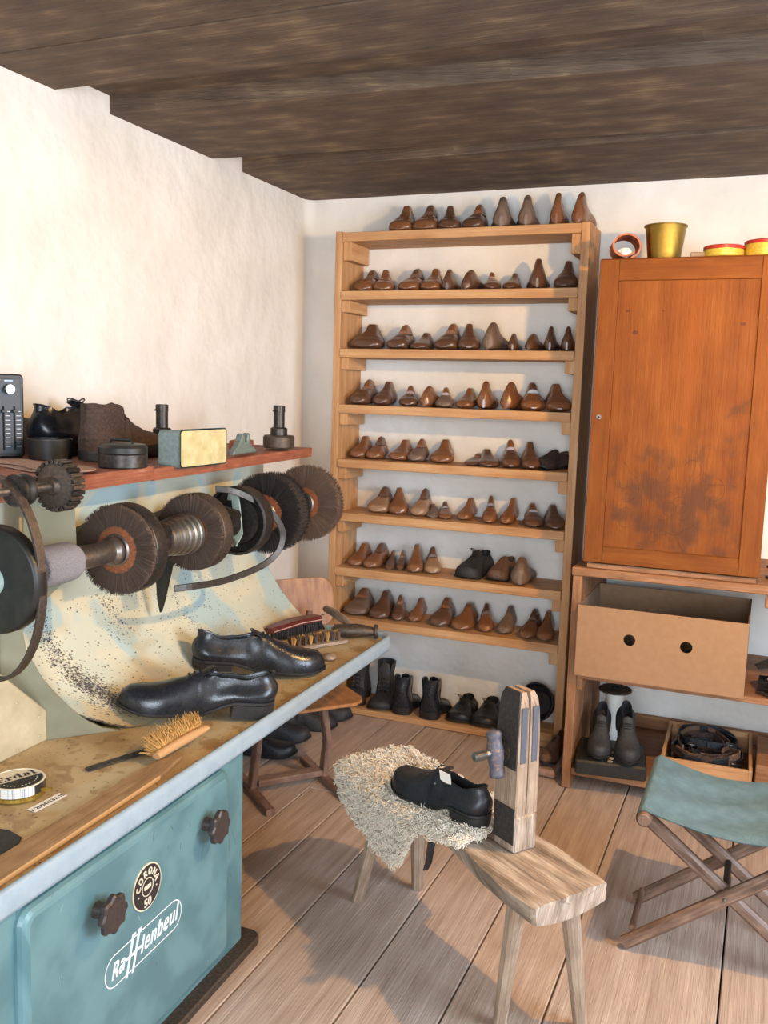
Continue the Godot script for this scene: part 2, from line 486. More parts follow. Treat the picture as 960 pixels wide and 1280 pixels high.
# a last of length 1 (heel at z 0, toe at z 1), half width 0.5 at the ball, height 1 at the cone
func last_rings(t0: float, t1: float, steps: int, cone: float, skew: float, low: float, high: float, grow: float, flatcone: float) -> Array:
	var rings := []
	for i in steps + 1:
		var t := lerpf(t0, t1, float(i) / steps)
		var w := tab(t, [0.0, 0.03, 0.1, 0.2, 0.42, 0.56, 0.7, 0.82, 0.92, 0.975, 1.0], [0.06, 0.22, 0.33, 0.37, 0.36, 0.42, 0.5, 0.49, 0.41, 0.28, 0.1]) + grow
		var h := tab(t, [0.0, 0.03, 0.09, 0.16, 0.3, 0.4, 0.52, 0.64, 0.8, 0.92, 0.98, 1.0], [0.4, 0.66, 0.84, 0.97, cone, cone * 0.95, 0.74, 0.6, 0.46, 0.38, 0.28, 0.14])
		var sole := 0.1 * (1.0 - sse(t, 0.1, 0.5)) * 0.6 + 0.09 * pow(sse(t, 0.72, 1.0), 2.0) + 0.05 * exp(-pow((t - 0.42) / 0.12, 2.0))
		var ring := PackedVector3Array()
		var m := 22
		for k in m:
			var a := TAU * k / m
			var cx := cos(a); var cy := sin(a)
			var y01 := 0.5 + 0.5 * signf(cy) * pow(absf(cy), 0.75)
			var x := signf(cx) * pow(absf(cx), 0.62)
			# low body wide, cone narrow
			var tall := clampf((h - 0.42) / 0.5, 0.0, 1.0)
			var nar := lerpf(1.0, 0.5, smoothstep(0.25, 0.85, y01 * lerpf(0.6, 1.0, tall)) * lerpf(0.45, 1.0, tall))
			var y := lerpf(sole, h + grow, y01)
			if flatcone > 0.0: y = minf(y, lerpf(h, flatcone, 0.0) if h < flatcone else flatcone)
			var xw := x * w * nar
			if y < low:      # sawn underside: no wider than the cut
				var f := clampf((low - sole) / maxf(h + grow - sole, 0.01), 0.0, 1.0)
				var cyl := pow(absf(2.0 * f - 1.0), 1.0 / 0.75)
				var xc := pow(sqrt(maxf(0.0, 1.0 - cyl * cyl)), 0.62) * w * lerpf(1.0, 0.5, smoothstep(0.25, 0.85, f * lerpf(0.6, 1.0, tall)) * lerpf(0.45, 1.0, tall))
				xw = clampf(xw, -xc, xc)
			y = clampf(y, low, high)
			ring.append(Vector3(xw + skew * sin((t - 0.3) * 2.6) * 0.1, y, t))
		rings.append(ring)
	return rings

func make_last(called: String, style: int, m: Material, m2: Material) -> Node3D:
	var o := Node3D.new()
	o.name = called
	var body := MB.new()
	if style == 0:       # one piece, rounded cone
		body.loft(last_rings(0.0, 1.0, 30, 1.06, 0.8, -1.0, 9.0, 0.0, 0.99))
	elif style == 1:     # tall and peaked
		body.loft(last_rings(0.0, 1.0, 30, 1.12, -0.8, -1.0, 9.0, 0.0, 0.0))
	else:                # sawn cone with a loose instep block
		body.loft(last_rings(0.0, 1.0, 30, 1.0, 0.6, -1.0, 9.0, 0.0, 0.62))
		var block := MB.new()
		block.loft(last_rings(0.1, 0.5, 14, 1.03, 0.6, 0.635, 9.0, 0.0, 0.0))
		part("instep_block", block, m2, o)
	part("body", body, m, o)
	# sole plate of worn leather and the peg hole through the cone
	var hole := MB.new()
	hole.tube([V(-0.2, 0.72, 0.24), V(0.2, 0.72, 0.24)], 0.035, 8)
	part("peg", hole, M.dark, o)
	return o

# ------------------------------------------------------------------ shoes
# heel at z 0, toe at z = L, sole on y 0. kinds: "low" or "boot"
func sole_half(t: float) -> float:
	var w := tab(t, [0.0, 0.1, 0.2, 0.4, 0.5, 0.62, 0.72, 0.8, 1.0], [0.033, 0.033, 0.0335, 0.029, 0.031, 0.040, 0.0455, 0.045, 0.040])
	if t < 0.11: w *= sqrt(maxf(0.0, 1.0 - pow((0.11 - t) / 0.11, 2.0)))
	if t > 0.76: w *= pow(maxf(0.0, 1.0 - pow((t - 0.76) / 0.24, 2.3)), 0.5)
	return w

func stations(boot: bool) -> Array:
	var s := [0.0, 0.004, 0.014, 0.03, 0.05, 0.08, 0.11]
	var k := 0.15
	while k < 0.34: s.append(k); k += 0.04
	k = 0.36
	while k < 0.6: s.append(k); k += 0.015
	while k < 0.86: s.append(k); k += 0.04
	for q in [0.87, 0.9, 0.93, 0.955, 0.975, 0.988, 0.996, 1.0]: s.append(q)
	return s

func make_shoe(o: Node3D, p: Dictionary) -> Node3D:
	var L: float = p.get("L", 0.29)
	var W: float = p.get("W", 1.0) * L / 0.29
	var st: float = p.get("sole", 0.007)
	var hh: float = p.get("heel", 0.024)
	var boot: bool = p.has("shaft")
	var shaft: float = p.get("shaft", 0.07)
	var leather: Material = p.get("mat", M.leather)
	var lin: Material = p.get("lining", M.darklining)
	var full: float = p.get("full", 1.0) * L / 0.29
	var yb := func(t: float) -> float: return st + hh * (1.0 - smoothstep(0.24, 0.5, t)) + 0.012 * pow(smoothstep(0.74, 1.0, t), 2.0)
	var top := func(t: float) -> float:
		var v := tab(t, [0.45, 0.52, 0.62, 0.75, 0.86, 0.93, 0.97, 0.99, 1.0], [0.083, 0.077, 0.063, 0.051, 0.045, 0.038, 0.028, 0.016, 0.004]) * full
		if t < 0.47:
			var c: float
			if boot: c = tab(t, [0.0, 0.1, 0.3, 0.365, 0.42, 0.47], [shaft, shaft * 0.985, shaft, shaft * 0.98, shaft * 0.6, 0.085 * full])
			else: c = tab(t, [0.0, 0.05, 0.2, 0.33, 0.42, 0.47], [0.071, 0.067, 0.053, 0.06, 0.076, 0.081]) * full
			v = c - yb.call(t) * 0.3 * (0.0 if boot else 1.0)
		return v
	var rows := []
	var inner := []
	for t in stations(boot):
		var w := sole_half(t) * W
		var base: float = yb.call(t)
		var H: float = top.call(t)
		var k := smoothstep(0.385, 0.47, t) if not boot else smoothstep(0.37, 0.44, t)
		var z: float = t * L
		var row := PackedVector3Array()
		var ns := 11
		var rimw := w * (0.62 if not boot else 0.8)
		for q in ns + 1:
			var s := float(q) / ns
			# open section: side wall leaning in to the rim
			var xo := lerpf(w * 1.03, rimw, smoothstep(0.15, 1.0, s)) + w * 0.09 * sin(PI * minf(s * 1.6, 1.0)) * (1.0 - s)
			if boot:
				var ank := exp(-pow((s - 0.52) / 0.2, 2.0))
				xo = lerpf(w * 1.05, w * 0.86, smoothstep(0.1, 0.5, s)) - w * 0.1 * ank + w * 0.1 * smoothstep(0.6, 1.0, s)
			# closed section: an arch
			var a := s * 0.7 * PI / 2.0
			var xc := w * 1.04 * pow(cos(a), 0.75)
			var yc := H * pow(sin(a) / 1.0, 0.85)
			var zz := z
			if t < 0.16:
				zz -= (1.0 - t / 0.16) * (0.007 * sin(PI * clampf(s * 1.25, 0.0, 1.0)) - 0.007 * smoothstep(0.5, 1.0, s)) * (L / 0.29)
			row.append(V(lerpf(xo, xc, k), base + lerpf(H * s, yc, k), zz))
		# top arc of the closed section / rim lip of the open one
		for q in range(1, 4):
			var s := q / 4.0
			var a := (0.7 + 0.3 * s) * PI / 2.0
			var xc := w * 1.04 * pow(maxf(cos(a), 0.0), 0.75)
			var yc := H * pow(sin(a), 0.85)
			var xo := rimw - 0.0035 * s
			var yo := H + 0.0015 * sin(PI * s) - 0.01 * s * s
			row.append(V(maxf(0.0, lerpf(xo, xc, k)), base + lerpf(yo, yc, k), z + 0.004 * s * (1.0 - k) * (1.0 if t < 0.12 else 0.0)))
		rows.append(row)
	# the two halves, joined over the top where the section is closed
	var rings := []
	for r in rows.size():
		var row: PackedVector3Array = rows[r]
		var ring := row.duplicate()
		var t: float = stations(boot)[r]
		var k := smoothstep(0.385, 0.47, t) if not boot else smoothstep(0.37, 0.44, t)
		var e: Vector3 = row[-1]
		var H: float = top.call(t)
		# inside: down to the insole and across; over the top where closed
		var deep: float = 0.72 * H
		for q in range(1, 10):
			var s := q / 10.0
			var down := pow(sin(PI * s), 0.45)
			var open := V(lerpf(e.x, -e.x, s) * 1.0, e.y - deep * down, e.z)
			var shut := V(lerpf(e.x, -e.x, s), lerpf(e.y, yb.call(t) + H, sin(PI * s)), e.z)
			ring.append(open.lerp(shut, k))
		for q in range(row.size() - 1, -1, -1): ring.append(V(-row[q].x, row[q].y, row[q].z))
		rings.append(ring)
	var up := MB.new()
	up.loft(rings, true, false, false, false, -1)
	part("upper", up, leather, o)
	# insole, seen through the opening
	var ins := MB.new()
	var ir := []
	for t in [0.02, 0.06, 0.12, 0.2, 0.3, 0.4, 0.46]:
		var w := sole_half(t) * W * 0.8
		var b: float = yb.call(t) + 0.3 * top.call(t) * (0.5 if boot else 1.0) + 0.002
		ir.append(PackedVector3Array([V(-w, b + 0.003, t * L), V(0, b, t * L), V(w, b + 0.003, t * L), V(w, b - 0.004, t * L), V(-w, b - 0.004, t * L)]))
	ins.loft(ir, false)
	part("lining", ins, lin, o)
	# sole and heel
	var so := MB.new(); var he := MB.new()
	var sr := []; var hr := []
	for i in 41:
		var t := 0.5 - 0.5 * cos(PI * i / 40.0)
		var w := maxf(0.001, (sole_half(t) + 0.0035 * minf(1.0, sin(PI * t) * 4.0)) * W)
		var z := lerpf(-0.004, L + 0.005, t)
		var b: float = yb.call(t)
		sr.append(PackedVector3Array([V(-w, b + 0.0005, z), V(-w * 1.0, b - st * 0.7, z), V(-w * 0.96, b - st, z), V(w * 0.96, b - st, z), V(w, b - st * 0.7, z), V(w, b + 0.0005, z)]))
		if t < 0.28:
			hr.append(PackedVector3Array([V(-w, b - st, z), V(-w * 0.96, 0, z + 0.002), V(w * 0.96, 0, z + 0.002), V(w, b - st, z)]))
	so.loft(sr, false)
	part("sole", so, p.get("solemat", M.sole), o)
	if hh > 0.004:
		he.loft(hr, false)
		part("heel", he, p.get("solemat", M.sole), o)
	# tongue
	var to := MB.new()
	var tr := []
	var th: float = (shaft + 0.012) if boot else 0.083 * full
	for i in 7:
		var s := i / 6.0
		var t := lerpf(0.52, 0.405 if not boot else 0.35, s)
		var y: float = lerpf(yb.call(0.5) + top.call(0.5) - 0.006, yb.call(0.3) * 0.6 + th, s)
		var w := lerpf(0.015, 0.020, s) * W * (1.0 if s < 0.9 else 0.75)
		tr.append(PackedVector3Array([V(-w, y - 0.004, t * L), V(0, y + 0.002, t * L), V(w, y - 0.004, t * L), V(w, y - 0.008, t * L - 0.003), V(0, y - 0.003, t * L - 0.004), V(-w, y - 0.008, t * L - 0.003)]))
	to.loft(tr, true)
	part("tongue", to, leather, o)
	# laces over the instep
	if p.get("laces", true):
		var nl: int = 4 if not boot else 6
		for i in nl:
			var la := MB.new()
			var s := (i + 0.3) / nl
			var t: float; var y: float; var zoff := 0.0
			if boot:
				t = lerpf(0.53, 0.395, s); y = yb.call(t) + top.call(t); zoff = 0.006
			else:
				t = lerpf(0.57, 0.43, s); y = yb.call(t) + top.call(t)
			var w := sole_half(t) * W * 0.48
			la.tube([V(-w, y - 0.012, t * L + zoff), V(-w * 0.5, y - 0.0005, t * L + 0.002 + zoff), V(0, y + 0.0025, t * L + 0.004 + zoff), V(w * 0.5, y - 0.0005, t * L + 0.002 + zoff), V(w, y - 0.012, t * L + zoff)], 0.0019, 6)
			part("lace", la, p.get("lacemat", M.lace), o)
			if boot and p.get("eyelets", false):
				for sx in [-1, 1]:
					var ey := MB.new()
					ey.ball(V(0.0032, 0.0032, 0.0032), V(sx * (w + 0.003), y - 0.012, t * L + zoff + 0.003), 8)
					part("eyelet", ey, M.steel, o)
		if p.get("bow", false):
			var t := 0.43
			var y: float = yb.call(t) + top.call(t) + 0.004
			for sx in [-1, 1]:
				var la := MB.new()
				var pts := []
				for i in 9:
					var a := TAU * i / 8.0
					pts.append(V(sx * (0.016 - 0.016 * cos(a)), y + 0.007 * sin(a) + 0.004 + 0.006 * (1 - cos(a)), t * L + 0.006 * sin(a)))
				la.tube(pts, 0.0019, 6)
				part("lace_bow", la, p.get("lacemat", M.lace), o)
	if p.get("cap", false):
		var seam := MB.new()
		var t := 0.82
		var w := sole_half(t) * W; var b: float = yb.call(t); var H: float = top.call(t)
		var pts := []
		for i in 13:
			var a := PI * i / 12.0
			pts.append(V(w * 1.045 * signf(cos(a)) * pow(absf(cos(a)), 0.75), b + H * pow(sin(a), 0.85) * 1.005 + 0.0003, t * L))
		seam.tube(pts, 0.0012, 6)
		part("toe_cap_seam", seam, leather, o)
	return o

func shoe(called: String, label: String, cat: String, at: Vector3, turn: float, p: Dictionary, group := "") -> Node3D:
	return make_shoe(thing(called, label, cat, at, turn, group), p)

# ------------------------------------------------------------------ the room
func _ready() -> void:
	rng.seed = 7
	# camera
	var cam := Camera3D.new()
	cam.name = "camera"
	cam.fov = 58.152
	cam.near = 0.02
	add_child(cam)
	cam.transform = Transform3D(Basis(V(0.922076, 0.030004, -0.385845), V(-0.077271, 0.991189, -0.107584), V(0.379217, 0.129016, 0.916269)).orthonormalized(), V(0, 1.4, 0))
	# sky and exposure
	var env := Environment.new()
	var sky := Sky.new()
	var sm := ProceduralSkyMaterial.new()
	sm.sky_top_color = Color("#8fb4e0"); sm.sky_horizon_color = Color("#dfe9f2")
	sm.ground_bottom_color = Color("#6f6a60"); sm.ground_horizon_color = Color("#b9b8b0")
	sky.sky_material = sm
	env.background_mode = Environment.BG_SKY
	env.sky = sky
	env.background_energy_multiplier = 1.0
	env.tonemap_mode = Environment.TONE_MAPPER_LINEAR
	env.tonemap_exposure = EXPOSURE
	env.sdfgi_enabled = true; env.ssao_enabled = true; env.ssil_enabled = true
	var we := WorldEnvironment.new()
	we.name = "world_environment"
	we.environment = env
	add_child(we)
	# daylight through the two windows, a hanging bulb
	var day := AreaLight3D.new()
	day.name = "daylight_right_window"
	day.area_size = Vector2(1.3, 1.1)
	day.light_color = Color("#cfe6ff"); day.light_energy = DAY_R
	day.shadow_enabled = true
	add_child(day)
	day.position = V(1.86, 1.4, -1.35)
	day.rotation.y = PI / 2.0
	var day2 := AreaLight3D.new()
	day2.name = "daylight_front_window"
	day2.area_size = Vector2(1.5, 1.2)
	day2.light_color = Color("#e2f0ff"); day2.light_energy = DAY_F
	day2.shadow_enabled = true
	add_child(day2)
	day2.position = V(0.2, 1.35, 1.44)
	day2.rotation.y = 0.0
	var lamp := OmniLight3D.new()
	lamp.name = "bulb_light"
	lamp.light_color = Color("#ffc97e"); lamp.light_energy = LAMP
	lamp.light_size = 0.022; lamp.omni_range = 12.0; lamp.omni_attenuation = 2.0
	lamp.shadow_enabled = true
	add_child(lamp)
	lamp.position = LAMP_AT
	make_materials()
	build_room()
	build_rack()
	build_machine()
	build_shelf_things()
	build_bench_things()
	build_cabinet()
	build_bench_seat()
	build_chair_and_stool()

const EXPOSURE := 1.05
const DAY_R := 10.0
const DAY_F := 11.0
const LAMP := 2.2
const LAMP_AT := Vector3(0.21, 1.84, -2.05)

func build_room() -> void:
	# floor: dark joists below, then planks laid one by one
	var fl := struct("floor", span(V(-2.1, -0.12, -3.9), V(2.05, -0.028, 1.65), 2, 0.0), M.dark)
	var xs := [-1.975, -1.66, -1.41, -1.25, -1.056, -0.798, -0.583, -0.372, -0.006, 0.29, 0.55, 0.83, 1.09, 1.36, 1.62, 1.9]
	for k in xs.size() - 1:
		var cuts := [-3.78, 1.5]
		if k == 0: cuts = [-3.78, -2.4, 0.2, 1.5]
		elif k == 1: cuts = [-3.78, -1.2, 1.5]
		elif k == 2: cuts = [-3.78, -2.79, 0.4, 1.5]
		elif k == 5: cuts = [-3.78, -0.6, 1.5]
		elif k == 6: cuts = [-3.78, 0.1, 1.5]
		elif k == 8: cuts = [-3.78, -0.9, 1.5]
		for c in cuts.size() - 1:
			var lift := rng.randf_range(-0.0015, 0.0015)
			struct("plank", span(V(xs[k] + 0.0022, -0.03, cuts[c] + 0.001), V(xs[k + 1] - 0.0022, lift, cuts[c + 1] - 0.001), 2, 0.0025), M.floor if (k * 7 + c) % 3 else M.floor2, fl)
	# ceiling: upper boards at 2.29, thick lower boards at 2.235
	var ce := struct("ceiling", span(V(-2.1, 2.31, -3.9), V(2.05, 2.42, 1.65), 0, 0.0), M.ceil)
	# z of the edges at x -1.99 and at 1.9: the boards taper
	var lows := [[-3.79, -3.79, -3.222, -3.128], [-3.012, -3.258, -2.435, -2.644], [-2.197, -2.334, -1.927, -1.925], [-1.924, -1.922, -1.6, -1.6], [-1.4, -1.4, -0.82, -0.82], [-0.6, -0.6, 0.0, 0.0], [0.2, 0.2, 0.8, 0.8], [1.0, 1.0, 1.5, 1.5]]
	for k in lows.size():
		var q: Array = lows[k]
		var mb2 := MB.new()
		mb2.slab(PackedVector2Array([Vector2(-1.99, -q[0]), Vector2(1.9, -q[1]), Vector2(1.9, -q[3]), Vector2(-1.99, -q[2])]), 0.077, Transform3D(Basis(V(1, 0, 0), V(0, 0, -1), V(0, 1, 0)), V(0, 2.235 + (0.002 if k == 3 else 0.0), 0)), 0.003)
		for n in mb2.uv.size(): mb2.uv[n] = Vector2(mb2.v[n].z - mb2.v[n].y + k * 0.37, mb2.v[n].x + k * 0.71)
		struct("ceiling_board", mb2, M.ceil, ce)
		if k + 1 < lows.size() and k != 2:
			struct("upper_board", span(V(-1.99, 2.289, minf(q[2], q[3]) - 0.02), V(1.9, 2.312, maxf(lows[k + 1][0], lows[k + 1][1]) + 0.02), 0, 0.0), M.ceil, ce)
	# a joint line in the nearest board in view
	# walls
	var wl := struct("wall_left", span(V(-2.15, -0.1, -3.95), V(-1.975, 2.4, 1.65), 1, 0.0), M.plaster)
	var wb := struct("wall_back", span(V(-1.98, -0.1, -3.95), V(2.05, 2.4, -3.78), 1, 0.0), M.plaster)
	# soft plaster fillet in the corner of the room
	var fil := MB.new()
	var poly := PackedVector2Array([Vector2(-0.01, -0.01)])
	var R := 0.045
	for i in 9:
		var a := PI / 2.0 * i / 8.0
		poly.append(Vector2(R - R * sin(a), R - R * cos(a)))
	fil.slab(poly, 2.24, Transform3D(Basis(V(1, 0, 0), V(0, 0, 1), V(0, 1, 0)), V(-1.975, 0, -3.78)))
	struct("corner_plaster", fil, M.plaster, wb)
	# right wall with a window
	var wr := Node3D.new(); wr.name = "wall_right"; add_child(wr); wr.set_meta("kind", "structure")
	for s in [[-0.1, 0.85, -3.95, 1.65], [1.95, 2.4, -3.95, 1.65], [0.85, 1.95, -3.95, -2.0], [0.85, 1.95, -0.7, 1.65]]:
		struct("wall_piece", span(V(1.9, s[0], s[2]), V(2.1, s[1], s[3]), 1, 0.0), M.plaster, wr)
	window("window_1", V(2.0, 1.4, -1.35), 1.3, 1.1, PI / 2.0)
	# wall behind the camera with a window
	var wf := Node3D.new(); wf.name = "wall_front"; add_child(wf); wf.set_meta("kind", "structure")
	for s in [[-0.1, 0.75, -2.15, 2.1], [1.95, 2.4, -2.15, 2.1], [0.75, 1.95, -2.15, -0.55], [0.75, 1.95, 0.95, 2.1]]:
		struct("wall_piece", span(V(s[2], s[0], 1.5), V(s[3], s[1], 1.68), 1, 0.0), M.plaster, wf)
	window("window_2", V(0.2, 1.35, 1.6), 1.5, 1.2, 0.0)
	# bulb on its cord, just outside the picture
	var p := thing("pendant_bulb", "warm light bulb under a shallow white shade on a cord", "lamp", LAMP_AT)
	var mb := MB.new()
	mb.ball(V(0.028, 0.034, 0.028), Vector3.ZERO, 14)
	var glow := StandardMaterial3D.new()
	glow.albedo_color = Color("#fff0d8"); glow.emission_enabled = true; glow.emission = Color("#ffd9a8"); glow.emission_energy_multiplier = 6.0
	part("bulb", mb, glow, p)
	mb = MB.new(); mb.hard([Vector2(0.0, 0.03), Vector2(0.016, 0.03), Vector2(0.018, 0.08), Vector2(0.006, 0.09), Vector2(0.0, 0.09)], 16)
	part("socket", mb, M.bakelite, p)
	mb = MB.new(); mb.hard([Vector2(0.128, 0.026), Vector2(0.13, 0.026), Vector2(0.02, 0.092), Vector2(0.0, 0.094), Vector2(0.0, 0.090), Vector2(0.019, 0.088), Vector2(0.128, 0.026)], 48)
	part("shade", mb, M.enamel_white, p)
	mb = MB.new(); mb.tube([V(0, 0.095, 0), V(0, 0.25, 0), V(0, 2.286 - LAMP_AT.y, 0)], 0.003, 8)
	part("cord", mb, M.lace, p)

func window(called: String, at: Vector3, w: float, h: float, turn: float) -> void:
	var o := Node3D.new(); o.name = called; add_child(o); o.set_meta("kind", "structure")
	o.position = at; o.rotation.y = turn
	var white := plain("#d9d6cf", 0.5)
	for s in [-1, 0, 1]:
		struct("window_frame", bx(V(0.05, h, 0.05), V(s * (w / 2.0 - 0.025), 0, 0)), white, o)
	for s in [-1, 1]:
		struct("window_frame", bx(V(w, 0.05, 0.05), V(0, s * (h / 2.0 - 0.025), 0), 0), white, o)
	var g := StandardMaterial3D.new()
	g.transparency = BaseMaterial3D.TRANSPARENCY_ALPHA; g.albedo_color = Color(1, 1, 1, 0.06); g.roughness = 0.05
	for s in [-1, 1]:
		struct("pane", bx(V(w / 2.0 - 0.07, h - 0.1, 0.004), V(s * w / 4.0, 0, 0), 1, 0.0), g, o)

# ------------------------------------------------------------------ rack of lasts
const RACK_H := [2.049, 1.812, 1.576, 1.343, 1.113, 0.883, 0.645, 0.428]
const ROWS := [
	["-1.473 -3.592 0.094 0.129 t", "-1.363 -3.592 0.095 0.126 T", "-1.253 -3.592 0.092 0.118 t", "-1.161 -3.592 0.096 0.118 T", "-1.024 -3.592 0.09 0.129 h", "-0.925 -3.592 0.082 0.13 h", "-0.808 -3.592 0.079 0.133 h", "-0.729 -3.592 0.093 0.131 H"],
	["-1.622 -3.582 0.096 0.105 t", "-1.529 -3.582 0.099 0.104 t", "-1.424 -3.582 0.1 0.106 T", "-1.326 -3.582 0.087 0.105 T", "-1.235 -3.582 0.08 0.091 h", "-1.159 -3.582 0.071 0.087 H", "-1.054 -3.582 0.058 0.084 t", "-0.988 -3.582 0.071 0.079 T", "-0.866 -3.582 0.09 0.123 h", "-0.776 -3.582 0.094 0.123 T"],
	["-1.615 -3.582 0.148 0.115 T", "-1.467 -3.582 0.098 0.11 T", "-1.368 -3.582 0.073 0.078 T", "-1.254 -3.582 0.091 0.115 T", "-1.145 -3.582 0.088 0.116 t", "-1.055 -3.582 0.118 0.115 H", "-0.954 -3.582 0.058 0.071 h", "-0.891 -3.582 0.068 0.071 H", "-0.806 -3.582 0.075 0.099 h", "-0.74 -3.582 0.059 0.099 h"],
	["-1.621 -3.559 0.088 0.109 t", "-1.537 -3.597 0.12 0.106 T", "-1.404 -3.597 0.089 0.087 t", "-1.322 -3.597 0.076 0.088 H", "-1.244 -3.597 0.082 0.084 t", "-1.167 -3.597 0.093 0.086 T", "-1.064 -3.597 0.102 0.113 h", "-0.974 -3.597 0.083 0.113 H", "-0.87 -3.597 0.117 0.113 t", "-0.769 -3.597 0.096 0.113 t"],
	["-1.637 -3.597 0.078 0.095 t", "-1.558 -3.597 0.095 0.094 T", "-1.454 -3.597 0.081 0.088 T", "-1.366 -3.597 0.068 0.093 T", "-1.259 -3.597 0.091 0.098 T", "-1.117 -3.597 0.071 0.045 T", "-1.029 -3.559 0.08 0.067 t", "-0.939 -3.559 0.079 0.108 t", "-0.858 -3.559 0.099 0.106 t", "-0.775 -3.597 0.111 0.107 x"],
	["-1.537 -3.597 0.096 0.105 t", "-1.433 -3.596 0.095 0.109 t", "-1.348 -3.597 0.1 0.11 T", "-1.272 -3.597 0.063 0.046 t", "-1.213 -3.584 0.06 0.062 t", "-1.148 -3.597 0.083 0.086 T", "-1.02 -3.562 0.082 0.101 t", "-0.958 -3.574 0.082 0.1 T", "-0.835 -3.559 0.098 0.083 t", "-0.751 -3.559 0.076 0.086 t"],
	["-1.625 -3.577 0.08 0.088 t", "-1.548 -3.569 0.088 0.094 T", "-1.453 -3.573 0.068 0.065 t", "-1.411 -3.597 0.043 0.069 t", "-1.339 -3.566 0.097 0.107 t", "-1.263 -3.59 0.113 0.098 t", "-1.116 -3.597 0.175 0.135 S", "-0.996 -3.593 0.128 0.116 x", "-0.868 -3.559 0.102 0.109 h"],
	["-1.621 -3.573 0.127 0.099 t", "-1.503 -3.56 0.089 0.103 T", "-1.408 -3.573 0.091 0.088 t", "-1.346 -3.59 0.095 0.085 T", "-1.228 -3.57 0.09 0.1 T", "-1.131 -3.559 0.089 0.09 T", "-1.019 -3.576 0.086 0.096 t", "-0.95 -3.588 0.079 0.096 T", "-0.847 -3.559 0.101 0.097 T", "-0.775 -3.559 0.102 0.098 T"],
]
const NTH := ["first", "second", "third", "fourth", "fifth", "sixth", "seventh", "eighth", "ninth", "tenth"]

func build_rack() -> void:
	var zf := -3.547
	var zb := -3.772
	var t := thing("last_rack", "tall pine rack of open shelves against the white back wall", "shelf", V(-1.2, 0, -3.66))
	var o := V(1.2, 0, 3.66)
	part("side_board", span(V(-1.722, 0, zb) + o, V(-1.692, 2.053, zf) + o, 1), M.rack, t)
	part("side_board", span(V(-0.705, 0, zb) + o, V(-0.672, 2.053, zf) + o, 1), M.rack, t)
	# grey weathered cheeks inside
	for k in 8:
		var h: float = RACK_H[k]
		var th := 0.036
		var front := zf + (0.004 if k > 0 else 0.0)
		part("shelf_board", span(V(-1.691, h - th, zb) + o, V(-0.706, h, front) + o, 0), M.rack, t)
		for s in [[-1.691, -1.655], [-0.742, -0.706]]:
			var drop := 0.075 if k == 0 else 0.05
			part("cleat", span(V(s[0], h - th - drop, zb + 0.03) + o, V(s[1], h - th - 0.0005, zf - 0.012) + o, 2), M.rack if k else M.rack, t)
	part("shelf_board", span(V(-1.691, 0.002, zb) + o, V(-0.706, 0.026, zf + 0.004) + o, 0), M.rack, t)
	part("foot_block", span(V(-0.77, 0.027, zf - 0.06) + o, V(-0.706, 0.06, zf + 0.004) + o, 0), M.rack, t)
	build_lasts()
	# boots on the bottom board
	var y := 0.027
	shoe("lace_up_boot", "tall black lace-up boot with bright eyelets, wall-side end of the rack's bottom board", "boot", V(-1.63, y, -3.755), 0.12, {"L": 0.20, "W": 1.7, "shaft": 0.15, "mat": M.leather_dull, "eyelets": true}, "boots and shoes on the bottom board")
	shoe("lace_up_boot", "tall black lace-up boot with bright eyelets, next to the two heel-out ankle boots", "boot", V(-1.51, y, -3.755), 0.2, {"L": 0.205, "W": 1.75, "shaft": 0.15, "mat": M.leather_dull, "eyelets": true}, "boots and shoes on the bottom board")
	shoe("ankle_boot", "black ankle boot, heel outwards, beside the tall boot with eyelets", "boot", V(-1.372, y, -3.56), PI + 0.05, {"L": 0.195, "W": 1.7, "shaft": 0.135, "mat": M.leather_gloss, "lining": M.fleece, "laces": false}, "boots and shoes on the bottom board")
	shoe("ankle_boot", "black ankle boot, heel outwards, beside the low black laced shoes", "boot", V(-1.248, y, -3.56), PI - 0.03, {"L": 0.195, "W": 1.8, "shaft": 0.14, "mat": M.leather_gloss, "lining": M.fleece, "laces": false}, "boots and shoes on the bottom board")
	shoe("laced_shoe", "low black laced shoe, toe outwards, beside the ankle boots on the bottom board", "shoe", V(-1.12, y, -3.755), 0.0, {"L": 0.185, "W": 1.95, "bow": true, "mat": M.leather, "full": 1.25}, "boots and shoes on the bottom board")
	shoe("laced_shoe", "low black laced shoe with loose laces, behind the wooden vise on the bottom board", "shoe", V(-1.012, y, -3.755), 0.03, {"L": 0.19, "W": 2.05, "bow": true, "mat": M.leather, "full": 1.3}, "boots and shoes on the bottom board")

